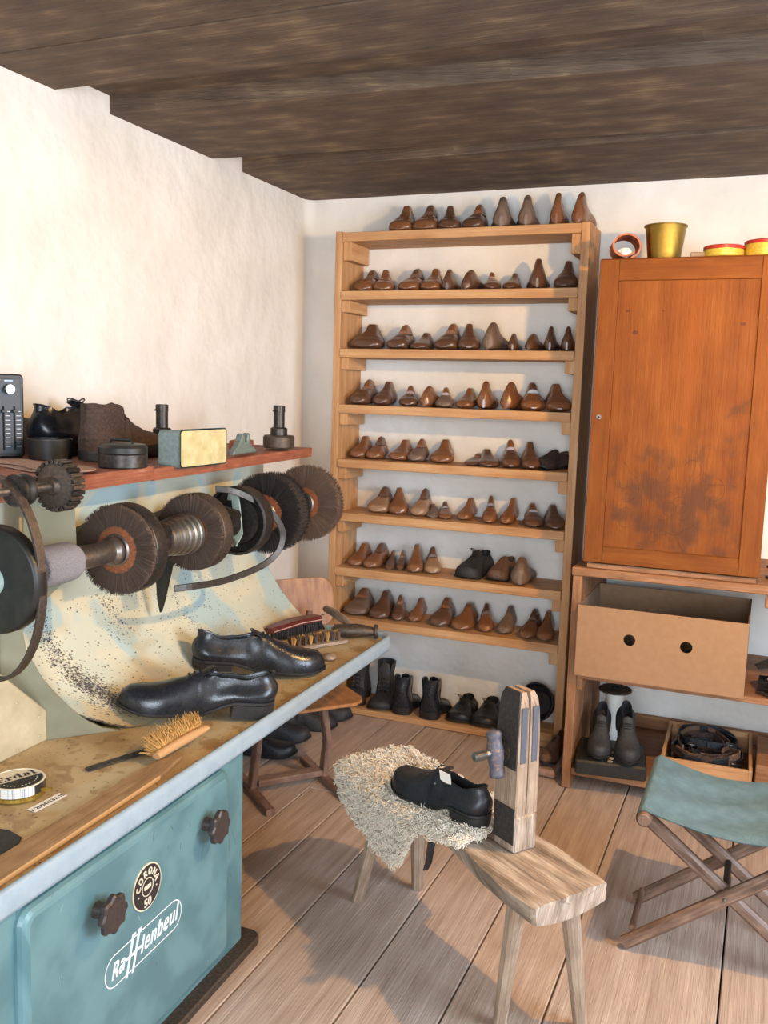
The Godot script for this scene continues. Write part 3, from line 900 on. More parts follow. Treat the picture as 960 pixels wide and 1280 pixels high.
func build_lasts() -> void:
	var protos := {}
	var tones := [["brown", M.last1], ["dark brown", M.last2], ["pale brown", M.last3], ["grey-brown", M.last4]]
	for row in ROWS.size():
		var cells: Array = ROWS[row]
		for i in cells.size():
			var f: PackedStringArray = cells[i].split(" ")
			var x := float(f[0]); var z := float(f[1]); var w := float(f[2]); var h := float(f[3]); var kind := f[4]
			if kind == "S" or kind == "x": continue
			var tone: int
			if row == 5: tone = [2, 0, 2, 3, 0, 0, 0, 0, 1, 1][i]
			elif row == 6: tone = [0, 0, 1, 1, 0, 2, 0, 0, 3][i]
			elif row == 0: tone = [0, 0, 1, 1, 3, 3, 0, 0][i]
			elif row == 1: tone = [0, 0, 0, 0, 1, 1, 1, 1, 1, 1][i]
			elif row == 2: tone = [1, 1, 1, 1, 1, 3, 1, 1, 1, 1][i]
			else: tone = (i * 5 + row * 3 + (i * i) % 7) % 2 if (i + row) % 7 else 3
			var style: int = 1 if kind in ["h", "H"] else [0, 2][(i + row) % 2]
			var key := "%d/%d" % [tone, style]
			if not protos.has(key): protos[key] = make_last("shoe_last", style, tones[tone][1], tones[(tone + 1) % 2][1])
			var c: Node3D = protos[key].duplicate()
			c.name = numbered(self, "shoe_last")
			add_child(c, true)
			var room := 3.772 - absf(z)
			var len := minf(0.215, room + 0.0)
			var yaw := 0.0
			if kind == "T": yaw = 0.0
			elif kind == "H": yaw = 0.0
			else: yaw = 0.27
			yaw += rng.randf_range(-0.06, 0.06)
			if i == 0: yaw = 0.0
			var wide := w * (1.18 if kind in ["t", "T"] else 1.18)
			for o in [i - 1, i + 1]:
				if o >= 0 and o < cells.size(): wide = minf(wide, absf(float(cells[o].split(" ")[0]) - x) * 1.04)
			var hs := h / (1.02 if style != 1 else 1.12)
			len /= maxf(1.0, cos(yaw) + 0.2 * absf(sin(yaw)))
			var b := Basis(Vector3.UP, yaw if kind in ["t", "T"] else PI + yaw).scaled_local(V(wide, hs, len))
			# the near end stands at (x, z)
			var near := V(0, 0, 1.0) if kind in ["t", "T"] else V(0, 0, 0)
			c.transform = Transform3D(b, V(x, RACK_H[row] + 0.0006, z) - b * near)
			var from_wall: bool = i < cells.size() / 2
			var nth: String = NTH[i] if from_wall else NTH[cells.size() - 1 - i]
			var which := "%s from the %s end" % [nth, "wall" if from_wall else "cabinet"]
			var look := "heel out" if style == 1 else ("sawn cone" if style == 2 else "toe out")
			var where := "rack's top board" if row == 0 else "%s shelf down" % NTH[row - 1]
			tag(c, "%s wooden shoe last, %s, %s, %s" % [tones[tone][0], look, which, where], "shoe last", "wooden shoe lasts on the rack")
	for k in protos: protos[k].free()
	# three that are no plain lasts
	var y: float = RACK_H[6]
	shoe("derby_shoe", "black leather shoe standing among the lasts on the sixth shelf down", "shoe", V(-1.075, y + 0.001, -3.77), -0.22, {"L": 0.205, "W": 1.75, "full": 1.5, "mat": M.leather_dull, "bow": true})
	shoe("leather_shoe_upper", "brown leather shoe without laces, beside the black shoe on the sixth shelf down", "shoe", V(-0.965, y + 0.001, -3.77), -0.15, {"L": 0.19, "W": 1.5, "full": 1.5, "mat": M.brownshoe, "laces": false, "heel": 0.008})
	shoe("leather_shoe_upper", "dark brown leather shoe nearest the cabinet on the fourth shelf down", "shoe", V(-0.755, RACK_H[4] + 0.001, -3.76), -0.5, {"L": 0.175, "W": 1.5, "full": 1.4, "mat": M.suede, "laces": false, "heel": 0.006})

# ------------------------------------------------------------------ shoe finishing machine
const MACH := Vector3(-1.08, 0, -1.0)
const MTURN := 0.0287

func W(x: float, y: float, z: float) -> Vector3:      # machine coordinates to the room's
	return MACH + Basis(Vector3.UP, MTURN) * V(x, y, z)

func along_z(x: float, y: float, z: float) -> Transform3D:    # lathe axis along the shaft, +y of the lathe towards +z
	return Transform3D(Basis(V(1, 0, 0), V(0, 0, 1), V(0, -1, 0)), V(x, y, z))

func rrect(x0: float, y0: float, x1: float, y1: float, r: float, seg := 5) -> PackedVector2Array:
	var out := PackedVector2Array()
	for c in [[x1 - r, y1 - r, 0.0], [x0 + r, y1 - r, 90.0], [x0 + r, y0 + r, 180.0], [x1 - r, y0 + r, 270.0]]:
		for i in seg + 1:
			var a := deg_to_rad(c[2] + 90.0 * i / seg)
			out.append(Vector2(c[0] + r * cos(a), c[1] + r * sin(a)))
	return out

func chute_texture() -> StandardMaterial3D:
	# worn cream and blue paint, brown stains, black grinding dust; u along the machine, v up the chute
	var S := 512
	var im := Image.create(S, S, false, Image.FORMAT_RGB8)
	var f := FastNoiseLite.new(); f.seed = 5; f.frequency = 0.012; f.fractal_octaves = 4
	var g := FastNoiseLite.new(); g.seed = 8; g.frequency = 0.006; g.fractal_octaves = 3
	var base := Color("#c4c5b0"); var cream := Color("#cfc9ae"); var blue := Color("#a6bfc0"); var brown := Color("#a38d68")
	for y in S:
		for x in S:
			var c := base.lerp(cream, smoothstep(-0.2, 0.4, f.get_noise_2d(x, y)))
			c = c.lerp(blue, smoothstep(0.12, 0.24, g.get_noise_2d(x * 1.3 + 90, y * 0.7)) * 0.75)
			c = c.lerp(brown, smoothstep(0.1, 0.45, g.get_noise_2d(x + 400, y + 300)) * 0.55 * smoothstep(300.0, 80.0, y))
			c = c.lerp(Color("#a98c60"), 0.75 * smoothstep(120.0, 20.0, y + 60.0 * f.get_noise_2d(x, 7)))
			im.set_pixel(x, y, c)
	var r := RandomNumberGenerator.new(); r.seed = 77
	# trails of dust under the wheels: u, v from, v to, spread, count
	for tr in [[0.155, 0.66, 0.10, 0.018, 1300], [0.105, 0.24, 0.06, 0.03, 1100], [0.33, 0.62, 0.3, 0.02, 260], [0.1, 0.3, 0.02, 0.10, 300], [0.6, 0.5, 0.1, 0.3, 260], [0.4, 0.5, 0.0, 0.4, 500], [0.55, 0.4, 0.1, 0.015, 120]]:
		for i in int(tr[4]):
			var t := r.randf()
			var u: float = tr[0] + r.randfn() * tr[3] * lerpf(0.35, 1.1, t) + (-0.05 * t if tr[0] == 0.155 else 0.0)
			var v: float = lerpf(tr[1], tr[2], t) + r.randfn() * 0.02
			var c := Color("#2c2b31").lerp(Color("#5a544c"), r.randf())
			var px := clampi(int(u * S), 0, S - 3); var py := clampi(int(v * S), 0, S - 3)
			im.fill_rect(Rect2i(px, py, 1 + int(r.randf() < 0.25), 1 + int(r.randf() < 0.4)), c)
	var m := StandardMaterial3D.new()
	m.albedo_texture = ImageTexture.create_from_image(im)
	m.roughness = 0.5
	return m

func bench_texture() -> StandardMaterial3D:
	var S := 512
	var im := Image.create(S, S, false, Image.FORMAT_RGB8)
	var f := FastNoiseLite.new(); f.seed = 15; f.frequency = 0.008; f.fractal_octaves = 4
	var g := FastNoiseLite.new(); g.seed = 28; g.frequency = 0.02; g.fractal_octaves = 3
	for y in S:
		for x in S:
			var c := Color("#a98e64").lerp(Color("#bda57c"), smoothstep(-0.3, 0.4, f.get_noise_2d(x, y)))
			c = c.lerp(Color("#c0b597"), smoothstep(0.1, 0.4, f.get_noise_2d(x + 300, y * 0.5)) * 0.6)
			c = c.lerp(Color("#7d5c36"), smoothstep(0.18, 0.4, g.get_noise_2d(x, y)) * 0.4)
			im.set_pixel(x, y, c)
	var r := RandomNumberGenerator.new(); r.seed = 79
	for i in 1700:
		var c := Color("#3d3022").lerp(Color("#6e5738"), r.randf())
		im.fill_rect(Rect2i(r.randi() % (S - 4), r.randi() % (S - 4), 1 + int(r.randf() < 0.3), 1 + int(r.randf() < 0.3) * 2), c)
	var m := StandardMaterial3D.new()
	m.albedo_texture = ImageTexture.create_from_image(im)
	m.roughness = 0.5
	m.uv1_scale = V(1.0 / 0.9, 1.0 / 0.9, 1)
	return m

func door_texture() -> StandardMaterial3D:
	var S := 512
	var im := Image.create(S, S, false, Image.FORMAT_RGB8)
	var f := FastNoiseLite.new(); f.seed = 35; f.frequency = 0.007; f.fractal_octaves = 4
	for y in S:
		for x in S:
			im.set_pixel(x, y, Color("#527479").lerp(Color("#64878a"), smoothstep(-0.4, 0.4, f.get_noise_2d(x, y))))
	var r := RandomNumberGenerator.new(); r.seed = 81
	for i in 46:
		var p := Vector2(r.randf() * S, r.randf() * S); var d := Vector2(r.randfn() * 0.5, 1.0).normalized()
		var n := int(r.randf_range(2, 14)) if r.randf() < 0.85 else 34
		var c := Color("#3a4a4c").lerp(Color("#8fb0b2"), float(r.randf() < 0.25))
		for k in n:
			p += d
			im.set_pixel(clampi(int(p.x), 0, S - 1), clampi(int(p.y), 0, S - 1), c)
	var m := StandardMaterial3D.new()
	m.albedo_texture = ImageTexture.create_from_image(im)
	m.roughness = 0.38
	m.uv1_scale = V(1.0 / 0.7, 1.0 / 0.7, 1)
	return m

func bristle_wheel(t: Node3D, z: float, r: float, thick: float, hubr: float, m: Material, dark: Material, y: float, n := 900) -> void:
	# a brush wheel on the shaft at z; the hairs are one mesh too many to count
	var w := MB.new()
	w.hard([Vector2(hubr, -thick * 0.4), Vector2(r * 0.93, -thick * 0.46), Vector2(r * 0.955, 0), Vector2(r * 0.93, thick * 0.46), Vector2(hubr, thick * 0.4)], 64, along_z(-0.28, y, z))
	var b := part("brush_wheel", w, dark, t)
	var h := MB.new()
	for i in n:
		var a := TAU * rng.randf()
		var zz := (rng.randf() - 0.5) * thick
		if rng.randf() < 0.62: zz = signf(zz) * thick * rng.randf_range(0.42, 0.52)
		var jit := rng.randfn() * 0.018
		var r0 := hubr * rng.randf_range(0.95, 1.25)
		var r1 := r * rng.randf_range(0.95, 1.012)
		var d0 := V(cos(a), sin(a), 0); var d1 := V(cos(a + jit), sin(a + jit), 0)
		var s := V(-sin(a), cos(a), 0)
		var c := V(-0.28, y, z)
		var p0 := c + d0 * r0 + V(0, 0, zz * 0.9); var p1 := c + d1 * r1 + V(0, 0, zz * rng.randf_range(0.95, 1.1))
		var wd := rng.randf_range(0.0004, 0.0008)
		var e := V(0, 0, wd)
		var pv := PackedVector3Array([p0 + s * wd, p0 - s * wd, p0 + e, p1 + s * wd * 0.8, p1 - s * wd * 0.8, p1 + e * 0.8])
		h.add(pv, PackedVector2Array([Vector2.ZERO, Vector2.ZERO, Vector2.ZERO, Vector2.ZERO, Vector2.ZERO, Vector2.ZERO]), PackedInt32Array([0, 3, 1, 1, 3, 4, 1, 4, 2, 2, 4, 5, 2, 5, 0, 0, 5, 3]), true, 0)
	var hs := part("bristles", h, m, b)
	hs.set_meta("kind", "stuff")
	var ring := MB.new()
	ring.hard([Vector2(hubr * 0.72, -thick * 0.5), Vector2(hubr * 1.16, -thick * 0.46), Vector2(hubr * 1.16, thick * 0.46), Vector2(hubr * 0.72, thick * 0.5)], 40, along_z(-0.28, y, z))
	part("hub_ring", ring, M.rust, b)
	var fl := MB.new()
	fl.hard([Vector2(0.0, -thick * 0.55), Vector2(hubr * 0.8, -thick * 0.55), Vector2(hubr * 0.8, thick * 0.52), Vector2(hubr * 0.72, thick * 0.58), Vector2(0.017, thick * 0.6), Vector2(0.0, thick * 0.6)], 36, along_z(-0.28, y, z))
	part("flange", fl, M.steel, b)
	for k in 3:
		var a := TAU * k / 3.0 + 0.5 + z
		var bo := MB.new()
		bo.hard([Vector2(0.0, 0.0), Vector2(0.0045, 0.0), Vector2(0.0045, 0.004), Vector2(0.0, 0.004)], 6, along_z(-0.28 + cos(a) * hubr * 0.55, y + sin(a) * hubr * 0.55, z + thick * 0.595))
		part("bolt", bo, M.darksteel, b)

func star_knob(t: Node3D, z: float, y: float) -> void:
	var pts := PackedVector2Array()
	for i in 64:
		var a := TAU * i / 64.0
		var r := 0.036 + 0.0032 * cos(a * 8.0)
		pts.append(Vector2(cos(a) * r, sin(a) * r))
	var k := MB.new()
	k.slab(pts, 0.016, Transform3D(Basis(V(0, 0, -1), V(0, 1, 0), V(1, 0, 0)), V(0.022, y, z)), 0.004, false)
	k.lathe([Vector2(0.0, 0.038), Vector2(0.02, 0.039), Vector2(0.028, 0.037)], 24, facing(V(1, 0, 0), Vector3.UP, V(0, y, z)))
	var o := part("star_knob", k, M.bakelite, t)
	var s := MB.new()
	s.hard([Vector2(0.0, -0.008), Vector2(0.016, -0.008), Vector2(0.013, 0.024), Vector2(0.0, 0.024)], 18, facing(V(1, 0, 0), Vector3.UP, V(0, y, z)))
	part("knob_stem", s, M.bakelite, o)

func letters(txt: String, size: float, depth: float, m: Material, parent: Node, xf: Transform3D, font := "Droid Sans", bold := true, called := "lettering") -> MeshInstance3D:
	var tm := TextMesh.new()
	var sf := SystemFont.new()
	sf.font_names = PackedStringArray([font])
	sf.font_weight = 700 if bold else 400
	tm.font = sf
	tm.text = txt
	tm.font_size = 64
	tm.pixel_size = size / 64.0
	tm.depth = depth
	tm.curve_step = 2.0
	var o := part(called, tm, m, parent)
	o.transform = xf
	return o

func build_machine() -> void:
	var t := thing("shoe_finishing_machine", "turquoise metal shoe finishing machine with brush wheels, dust chute and long tray", "machine", MACH, MTURN)
	M.door = door_texture()
	# plinth, cabinet body
	var p := MB.new()
	p.slab(rrect(-0.86, -0.4, 0.012, 0.925, 0.035), 0.022, Transform3D(Basis(V(1, 0, 0), V(0, 0, -1), V(0, 1, 0)), V(0, 0.001, 0)), 0.004)
	part("plinth", p, M.iron, t)
	p = MB.new()
	p.slab(rrect(-0.86, -0.4, -0.026, 0.892, 0.022), 0.527, Transform3D(Basis(V(1, 0, 0), V(0, 0, -1), V(0, 1, 0)), V(0, 0.023, 0)), 0.0)
	part("body", p, M.door, t)
	# pressed door panel
	var rings := []
	for lv in [[0.0, -0.0265], [0.0, -0.020], [0.004, -0.013], [0.011, -0.0085], [0.018, -0.007]]:
		var ring := PackedVector3Array()
		for q in rrect(0.105 + lv[0], 0.045 + lv[0], 0.788 - lv[0], 0.513 - lv[0], 0.03 - lv[0] * 0.6, 6): ring.append(V(lv[1], q.y, -q.x))
		rings.append(ring)
	p = MB.new(); p.loft(rings, false, false, false)
	var face_poly := PackedVector2Array()
	var us := []; var ps := []
	for q in rings[-1]:
		ps.append(q); us.append(Vector2(q.z, q.y))
	p.face(ps, Vector3.RIGHT, us)
	var dm: StandardMaterial3D = M.door
	var door := part("door", p, dm, t)
	star_knob(door, -0.296, 0.421)
	star_knob(door, -0.674, 0.422)
	# round badge: CORONA 50
	var bp := Transform3D(Basis(V(0, 0, -1), V(0, 1, 0), V(1, 0, 0)), V(-0.0065, 0.387, -0.451))      # x to the viewer's right along the door
	var bd := MB.new()
	bd.hard([Vector2(0.0, 0.0), Vector2(0.0485, 0.0), Vector2(0.0485, 0.0025), Vector2(0.0, 0.0025)], 48, facing(V(1, 0, 0), Vector3.UP, bp.origin))
	var badge := part("badge", bd, M.ivory, door)
	bd = MB.new()
	bd.hard([Vector2(0.0, 0.0), Vector2(0.0455, 0.0), Vector2(0.0455, 0.0031), Vector2(0.0, 0.0031)], 48, facing(V(1, 0, 0), Vector3.UP, bp.origin))
	part("badge_face", bd, M.emblem, door)
	bd = MB.new()
	bd.hard([Vector2(0.0175, 0.003), Vector2(0.0195, 0.003), Vector2(0.0195, 0.0038), Vector2(0.0175, 0.0038), Vector2(0.0175, 0.003)], 40, facing(V(1, 0, 0), Vector3.UP, bp.origin))
	part("badge_ring", bd, M.ivory, door)
	bd = MB.new()
	bd.slab(rrect(-0.0115, -0.0045, 0.0115, 0.0045, 0.002), 0.0038, bp)
	part("badge_bar", bd, M.ivory, door)
	var word := "·CORONA·"
	for i in word.length():
		var a := deg_to_rad(198.0 - i * 216.0 / 7.0)
		var r := 0.0315
		var tf := Transform3D(Basis(Vector3.BACK, a - PI / 2.0), V(cos(a) * r, sin(a) * r, 0.0036))
		letters(word[i], 0.0205, 0.0008, M.ivory, door, bp * tf)
	letters("50", 0.0235, 0.0008, M.ivory, door, bp * Transform3D(Basis(), V(0, -0.0325, 0.0036)))
	# maker's plate: white outline capsule with slanted lettering
	var lp := Transform3D(Basis(V(0, 0.026, -1).normalized(), V(0, 1, 0.026).normalized(), V(1, 0, 0)), V(-0.0068, 0.268, -0.447))
	var outer := rrect(-0.131, -0.034, 0.131, 0.034, 0.0335, 10)
	var inner := rrect(-0.1285, -0.0315, 0.1285, 0.0315, 0.031, 10)
	var ring_mb := MB.new()
	for k in outer.size():
		var k2 := (k + 1) % outer.size()
		ring_mb.face([lp * V(outer[k].x, outer[k].y, 0.0008), lp * V(outer[k2].x, outer[k2].y, 0.0008), lp * V(inner[k2].x, inner[k2].y, 0.0008), lp * V(inner[k].x, inner[k].y, 0.0008)], Vector3.RIGHT, [Vector2.ZERO, Vector2.ZERO, Vector2.ZERO, Vector2.ZERO])
	part("maker_outline", ring_mb, M.enamel_white, door)
	var shear := Transform3D(Basis(V(0.80, 0, 0), V(0.28, 1, 0), V(0, 0, 1)), Vector3.ZERO)
	letters("Ra", 0.046, 0.0008, M.enamel_white, door, lp * Transform3D(Basis(), V(-0.087, 0, 0.0008)) * shear)
	letters("lenbeul", 0.046, 0.0008, M.enamel_white, door, lp * Transform3D(Basis(), V(0.052, 0, 0.0008)) * shear)
	var ff := MB.new()
	for sx in [-0.050, -0.030]:
		ff.slab(PackedVector2Array([Vector2(sx - 0.017, -0.04), Vector2(sx - 0.0115, -0.04), Vector2(sx + 0.0135, 0.036), Vector2(sx + 0.019, 0.036), Vector2(sx + 0.0195, 0.041), Vector2(sx + 0.008, 0.041)]), 0.0012, lp)
	ff.slab(PackedVector2Array([Vector2(-0.064, -0.003), Vector2(-0.014, -0.003), Vector2(-0.0125, 0.002), Vector2(-0.0625, 0.002)]), 0.0012, lp)
	part("lettering", ff, M.enamel_white, door)
	# tray: sheet top and rolled lip
	p = MB.new()
	var tp := PackedVector2Array([Vector2(-0.86, -0.4), Vector2(-0.004, -0.4), Vector2(-0.004, 1.80)])
	for i in 7:
		var a := PI / 2.0 * i / 6.0
		tp.append(Vector2(-0.059 + 0.055 * cos(a), 1.80 + 0.055 * sin(a)))
	tp.append(Vector2(-0.86, 1.855))
	p.slab(tp, 0.016, Transform3D(Basis(V(1, 0, 0), V(0, 0, -1), V(0, 1, 0)), V(0, 0.551, 0)))
	var tray := part("tray", p, bench_texture(), t)
	var path := [V(0, 0, 0.4), V(0, 0, -0.9), V(0, 0, -1.80)]
	for i in range(1, 9):
		var a := PI / 2.0 * i / 8.0
		path.append(V(-0.055 + 0.055 * cos(a), 0, -1.80 - 0.055 * sin(a)))
	path.append(V(-0.3, 0, -1.855)); path.append(V(-0.42, 0, -1.855))
	rings = []
	for k in path.size():
		var d: Vector3 = (path[mini(k + 1, path.size() - 1)] - path[maxi(k - 1, 0)]).normalized()
		var s := V(-d.z, 0, d.x)
		var ring := PackedVector3Array()
		for q in [[-0.012, 0.537], [-0.004, 0.534], [0.003, 0.537], [0.0065, 0.546], [0.0065, 0.568], [0.004, 0.579], [-0.002, 0.584], [-0.009, 0.582], [-0.013, 0.575]]:
			ring.append(path[k] + s * q[0] + V(0, q[1], 0))
		rings.append(ring)
	p = MB.new(); p.loft(rings)
	part("rolled_lip", p, M.lip, t)
	# chute: sheet curling up from the tray to the hood
	var prof := [Vector2(-0.262, 0.5685), Vector2(-0.285, 0.572), Vector2(-0.318, 0.590), Vector2(-0.352, 0.612), Vector2(-0.385, 0.641), Vector2(-0.42, 0.678), Vector2(-0.455, 0.722), Vector2(-0.482, 0.768), Vector2(-0.498, 0.82), Vector2(-0.505, 0.90), Vector2(-0.507, 1.0), Vector2(-0.507, 1.15)]
	var pv := PackedVector3Array(); var pu := PackedVector2Array(); var pi := PackedInt32Array()
	var nz := 14; var al := 0.0
	for e in 2:
		al = 0.0
		for k in prof.size():
			if k > 0: al += prof[k].distance_to(prof[k - 1])
			for q in nz + 1:
				var z := lerpf(-0.636 - (prof[k].x + 0.404) * 1.1, -1.852, float(q) / nz)
				pv.append(V(prof[k].x - e * 0.006, prof[k].y - e * 0.003, z)); pu.append(Vector2(float(q) / nz, al / 0.83))
	for e in 2:
		for k in prof.size() - 1:
			for q in nz:
				var a := e * prof.size() * (nz + 1) + k * (nz + 1) + q
				var b := a + nz + 1
				var tri := [a, a + 1, b, a + 1, b + 1, b] if e == 0 else [a, b, a + 1, a + 1, b, b + 1]
				for i in tri: pi.append(i)
	p = MB.new()
	# the front face looks to +x and up
	var fchk := (pv[pi[2]] - pv[pi[0]]).cross(pv[pi[1]] - pv[pi[0]])
	p.add(pv, pu, pi, true, 1 if fchk.x > 0.0 else -1)
	part("dust_chute", p, chute_texture(), t)
	# hood behind the chute, up to the shelf
	p = MB.new(); p.box(V(0.36, 0.575, 2.24), Transform3D(Basis(), V(-0.695, 0.855, -0.73)), 1, 0.006)
	part("hood", p, M.palegreen, t)
	# cheek plate that closes the chute, C-shaped, standing slantwise
	var cp := PackedVector2Array()
	for q in [[-0.045, 1.14], [0.063, 1.145], [0.067, 1.011], [0.046, 0.952], [-0.007, 0.90], [-0.045, 0.862], [-0.053, 0.83], [-0.047, 0.79], [-0.03, 0.752], [-0.012, 0.716], [0.012, 0.682], [0.045, 0.64], [0.083, 0.604], [0.12, 0.58], [0.163, 0.5675], [0.0, 0.5675], [-0.09, 0.5675], [-0.104, 0.75], [-0.102, 0.837], [-0.074, 0.964], [-0.05, 1.058]]:
		cp.append(Vector2(q[0], q[1]))
	p = MB.new()
	var e3 := V(0.673, 0, -0.740)
	p.slab(cp, 0.012, Transform3D(Basis(e3, V(0, 1, 0), V(0.740, 0, 0.673)), V(-0.404, 0, -0.632) - V(0.740, 0, 0.673) * 0.012), 0.001)
	part("cheek_plate", p, M.olive, t)
	# riveted cover box on the tray
	p = MB.new()
	p.slab(PackedVector2Array([Vector2(-0.25, 0.5675), Vector2(0.628, 0.5675), Vector2(0.628, 0.64), Vector2(0.48, 0.775), Vector2(-0.25, 0.80)]), 0.1, Transform3D(Basis(V(0, 0, -1), V(0, 1, 0), V(1, 0, 0)), V(-0.506, 0, 0)), 0.004)
	var cov := part("cover_box", p, M.cream, t)
	for q in [[0.60, 0.645], [0.60, 0.60], [0.53, 0.70], [0.53, 0.59]]:
		p = MB.new(); p.ball(V(0.003, 0.0045, 0.0045), V(-0.4055, q[1] - 0.012, -q[0]), 8)
		part("rivet", p, M.cream, cov)
	# shaft and its wheels
	p = MB.new()
	p.hard([Vector2(0.0, -1.80), Vector2(0.014, -1.80), Vector2(0.014, -0.2), Vector2(0.0, -0.2)], 20, Transform3D(Basis(V(1, 0, 0), V(0, 0, 1), V(0, -1, 0)), V(-0.28, 1.019, 0)))
	part("shaft", p, M.steel, t)
	var Y := 1.017
	p = MB.new()      # polished sleeve
	p.hard([Vector2(0.0, -0.71), Vector2(0.034, -0.71), Vector2(0.034, -0.70), Vector2(0.026, -0.690), Vector2(0.026, -0.585), Vector2(0.022, -0.58), Vector2(0.0, -0.58)], 28, along_z(-0.28, Y, 0))
	part("sleeve", p, M.steel, t)
	p = MB.new()
	p.lathe([Vector2(0.0, -0.578), Vector2(0.026, -0.578), Vector2(0.036, -0.572), Vector2(0.042, -0.558), Vector2(0.044, -0.53), Vector2(0.044, -0.46), Vector2(0.041, -0.45), Vector2(0.0, -0.448)], 36, along_z(-0.28, Y, 0))
	part("grinding_roller", p, M.grit, t)
	bristle_wheel(t, -0.745, 0.108, 0.05, 0.048, M.bristle, M.bristle, Y, 3000)
	p = MB.new()      # worn rim band of the first brush
	p.lathe([Vector2(0.1035, -0.026), Vector2(0.1065, -0.024), Vector2(0.1065, 0.014), Vector2(0.103, 0.017)], 60, along_z(-0.28, Y, -0.752), true, false)
	part("rim_band", p, M.darksteel, t)
	# stepped cone
	p = MB.new()
	var cone := [Vector2(0.0, -1.02)]
	var steps := [0.055, 0.053, 0.050, 0.047, 0.044, 0.041, 0.037]
	var zz := -1.02
	for r in steps:
		cone.append(Vector2(r, zz)); cone.append(Vector2(r + 0.002, zz + 0.006)); cone.append(Vector2(r, zz + 0.014)); cone.append(Vector2(r - 0.006, zz + 0.0165)); zz += 0.0215
	cone.append(Vector2(0.02, zz)); cone.append(Vector2(0.0, zz))
	p.hard(cone, 40, along_z(-0.28, Y, 0))
	part("stepped_cone", p, M.steel, t)
	bristle_wheel(t, -1.05, 0.103, 0.045, 0.046, M.bristle, M.bristle, Y + 0.001, 2800)
	p = MB.new()
	p.lathe([Vector2(0.099, -0.024), Vector2(0.1025, -0.02), Vector2(0.1025, 0.016), Vector2(0.099, 0.02)], 60, along_z(-0.28, Y, -1.06), true, false)
	part("rim_band", p, M.iron, t)
	# pulley bowl with bracket
	p = MB.new()
	p.hard([Vector2(0.0, -0.03), Vector2(0.098, -0.03), Vector2(0.1, -0.022), Vector2(0.1, 0.018), Vector2(0.093, 0.02), Vector2(0.09, 0.0), Vector2(0.07, -0.008), Vector2(0.066, 0.002), Vector2(0.03, 0.004), Vector2(0.0, 0.004)], 56, along_z(-0.28, Y + 0.003, -1.285))
	part("pulley", p, M.darksteel, t)
	p = MB.new()
	p.bar([V(-0.3, Y + 0.075, -1.262), V(-0.275, Y + 0.07, -1.258), V(-0.268, Y + 0.02, -1.256), V(-0.262, Y - 0.03, -1.256), V(-0.28, Y - 0.062, -1.256)], 0.026, 0.006, V(0, 0, 1))
	var br := part("bracket", p, M.palegreen, t)
	p = MB.new(); p.hard([Vector2(0.0, 0.0), Vector2(0.012, 0.0), Vector2(0.012, 0.008), Vector2(0.0, 0.009)], 6, along_z(-0.278, Y - 0.058, -1.252))
	part("bolt", p, M.steel, br)
	# long guard bar curling round the pulley
	p = MB.new()
	var gp := []
	for q in [[-0.30, 1.118, -1.19], [-0.262, 1.112, -1.22], [-0.225, 1.085, -1.27], [-0.195, 1.05, -1.315], [-0.175, 1.005, -1.345], [-0.172, 0.965, -1.352], [-0.18, 0.925, -1.335], [-0.2, 0.895, -1.29], [-0.225, 0.878, -1.21], [-0.25, 0.87, -1.12], [-0.275, 0.873, -1.03], [-0.30, 0.872, -0.99]]: gp.append(V(q[0], q[1], q[2]))
	p.bar(MB.curve(gp), 0.018, 0.007, V(0.7, 0.1, 0.6))
	part("guard_bar", p, M.darksteel, t)
	bristle_wheel(t, -1.475, 0.124, 0.075, 0.05, M.bristle_dark, M.bristle_dark, Y + 0.005, 4000)
	p = MB.new()
	p.hard([Vector2(0.0, -1.43), Vector2(0.036, -1.43), Vector2(0.036, -1.405), Vector2(0.024, -1.395), Vector2(0.024, -1.36), Vector2(0.0, -1.36)], 30, along_z(-0.28, Y + 0.005, 0))
	part("collar", p, M.steel, t)
	bristle_wheel(t, -1.735, 0.126, 0.05, 0.048, M.bristle_brown, M.bristle, Y + 0.008, 4000)
	# black sanding disc, its guard hoop
	p = MB.new()
	p.lathe([Vector2(0.0, -0.375), Vector2(0.098, -0.375), Vector2(0.107, -0.368), Vector2(0.107, -0.345), Vector2(0.1, -0.338), Vector2(0.0, -0.338)], 64, along_z(-0.28, 1.014, 0))
	part("sanding_disc", p, M.black, t)
	p = MB.new()
	p.hard([Vector2(0.0, -0.338), Vector2(0.03, -0.338), Vector2(0.028, -0.322), Vector2(0.0, -0.32)], 24, along_z(-0.28, 1.014, 0))
	part("disc_boss", p, M.palegreen, t)
	p = MB.new()
	var hp := []
	for i in 27:
		var a := deg_to_rad(118.0 - i * 238.0 / 26.0)
		hp.append(V(-0.300 + cos(a) * 0.122, 1.012 + sin(a) * 0.205, -0.362))
	p.bar(hp, 0.007, 0.022, V(0, 0, 1))
	part("guard_hoop", p, M.iron, t)
	# small upper spindle: notched flap wheel and pulley
	var a2 := V(-0.25, 1.189, 0)
	p = MB.new(); p.hard([Vector2(0.0, -0.56), Vector2(0.009, -0.56), Vector2(0.009, -0.26), Vector2(0.0, -0.26)], 16, along_z(a2.x, a2.y, 0))
	part("upper_spindle", p, M.steel, t)
	p = MB.new(); p.hard([Vector2(0.0, -0.51), Vector2(0.046, -0.51), Vector2(0.046, -0.482), Vector2(0.02, -0.476), Vector2(0.016, -0.465), Vector2(0.0, -0.465)], 40, along_z(a2.x, a2.y, 0))
	var fw := part("flap_wheel", p, M.iron, t)
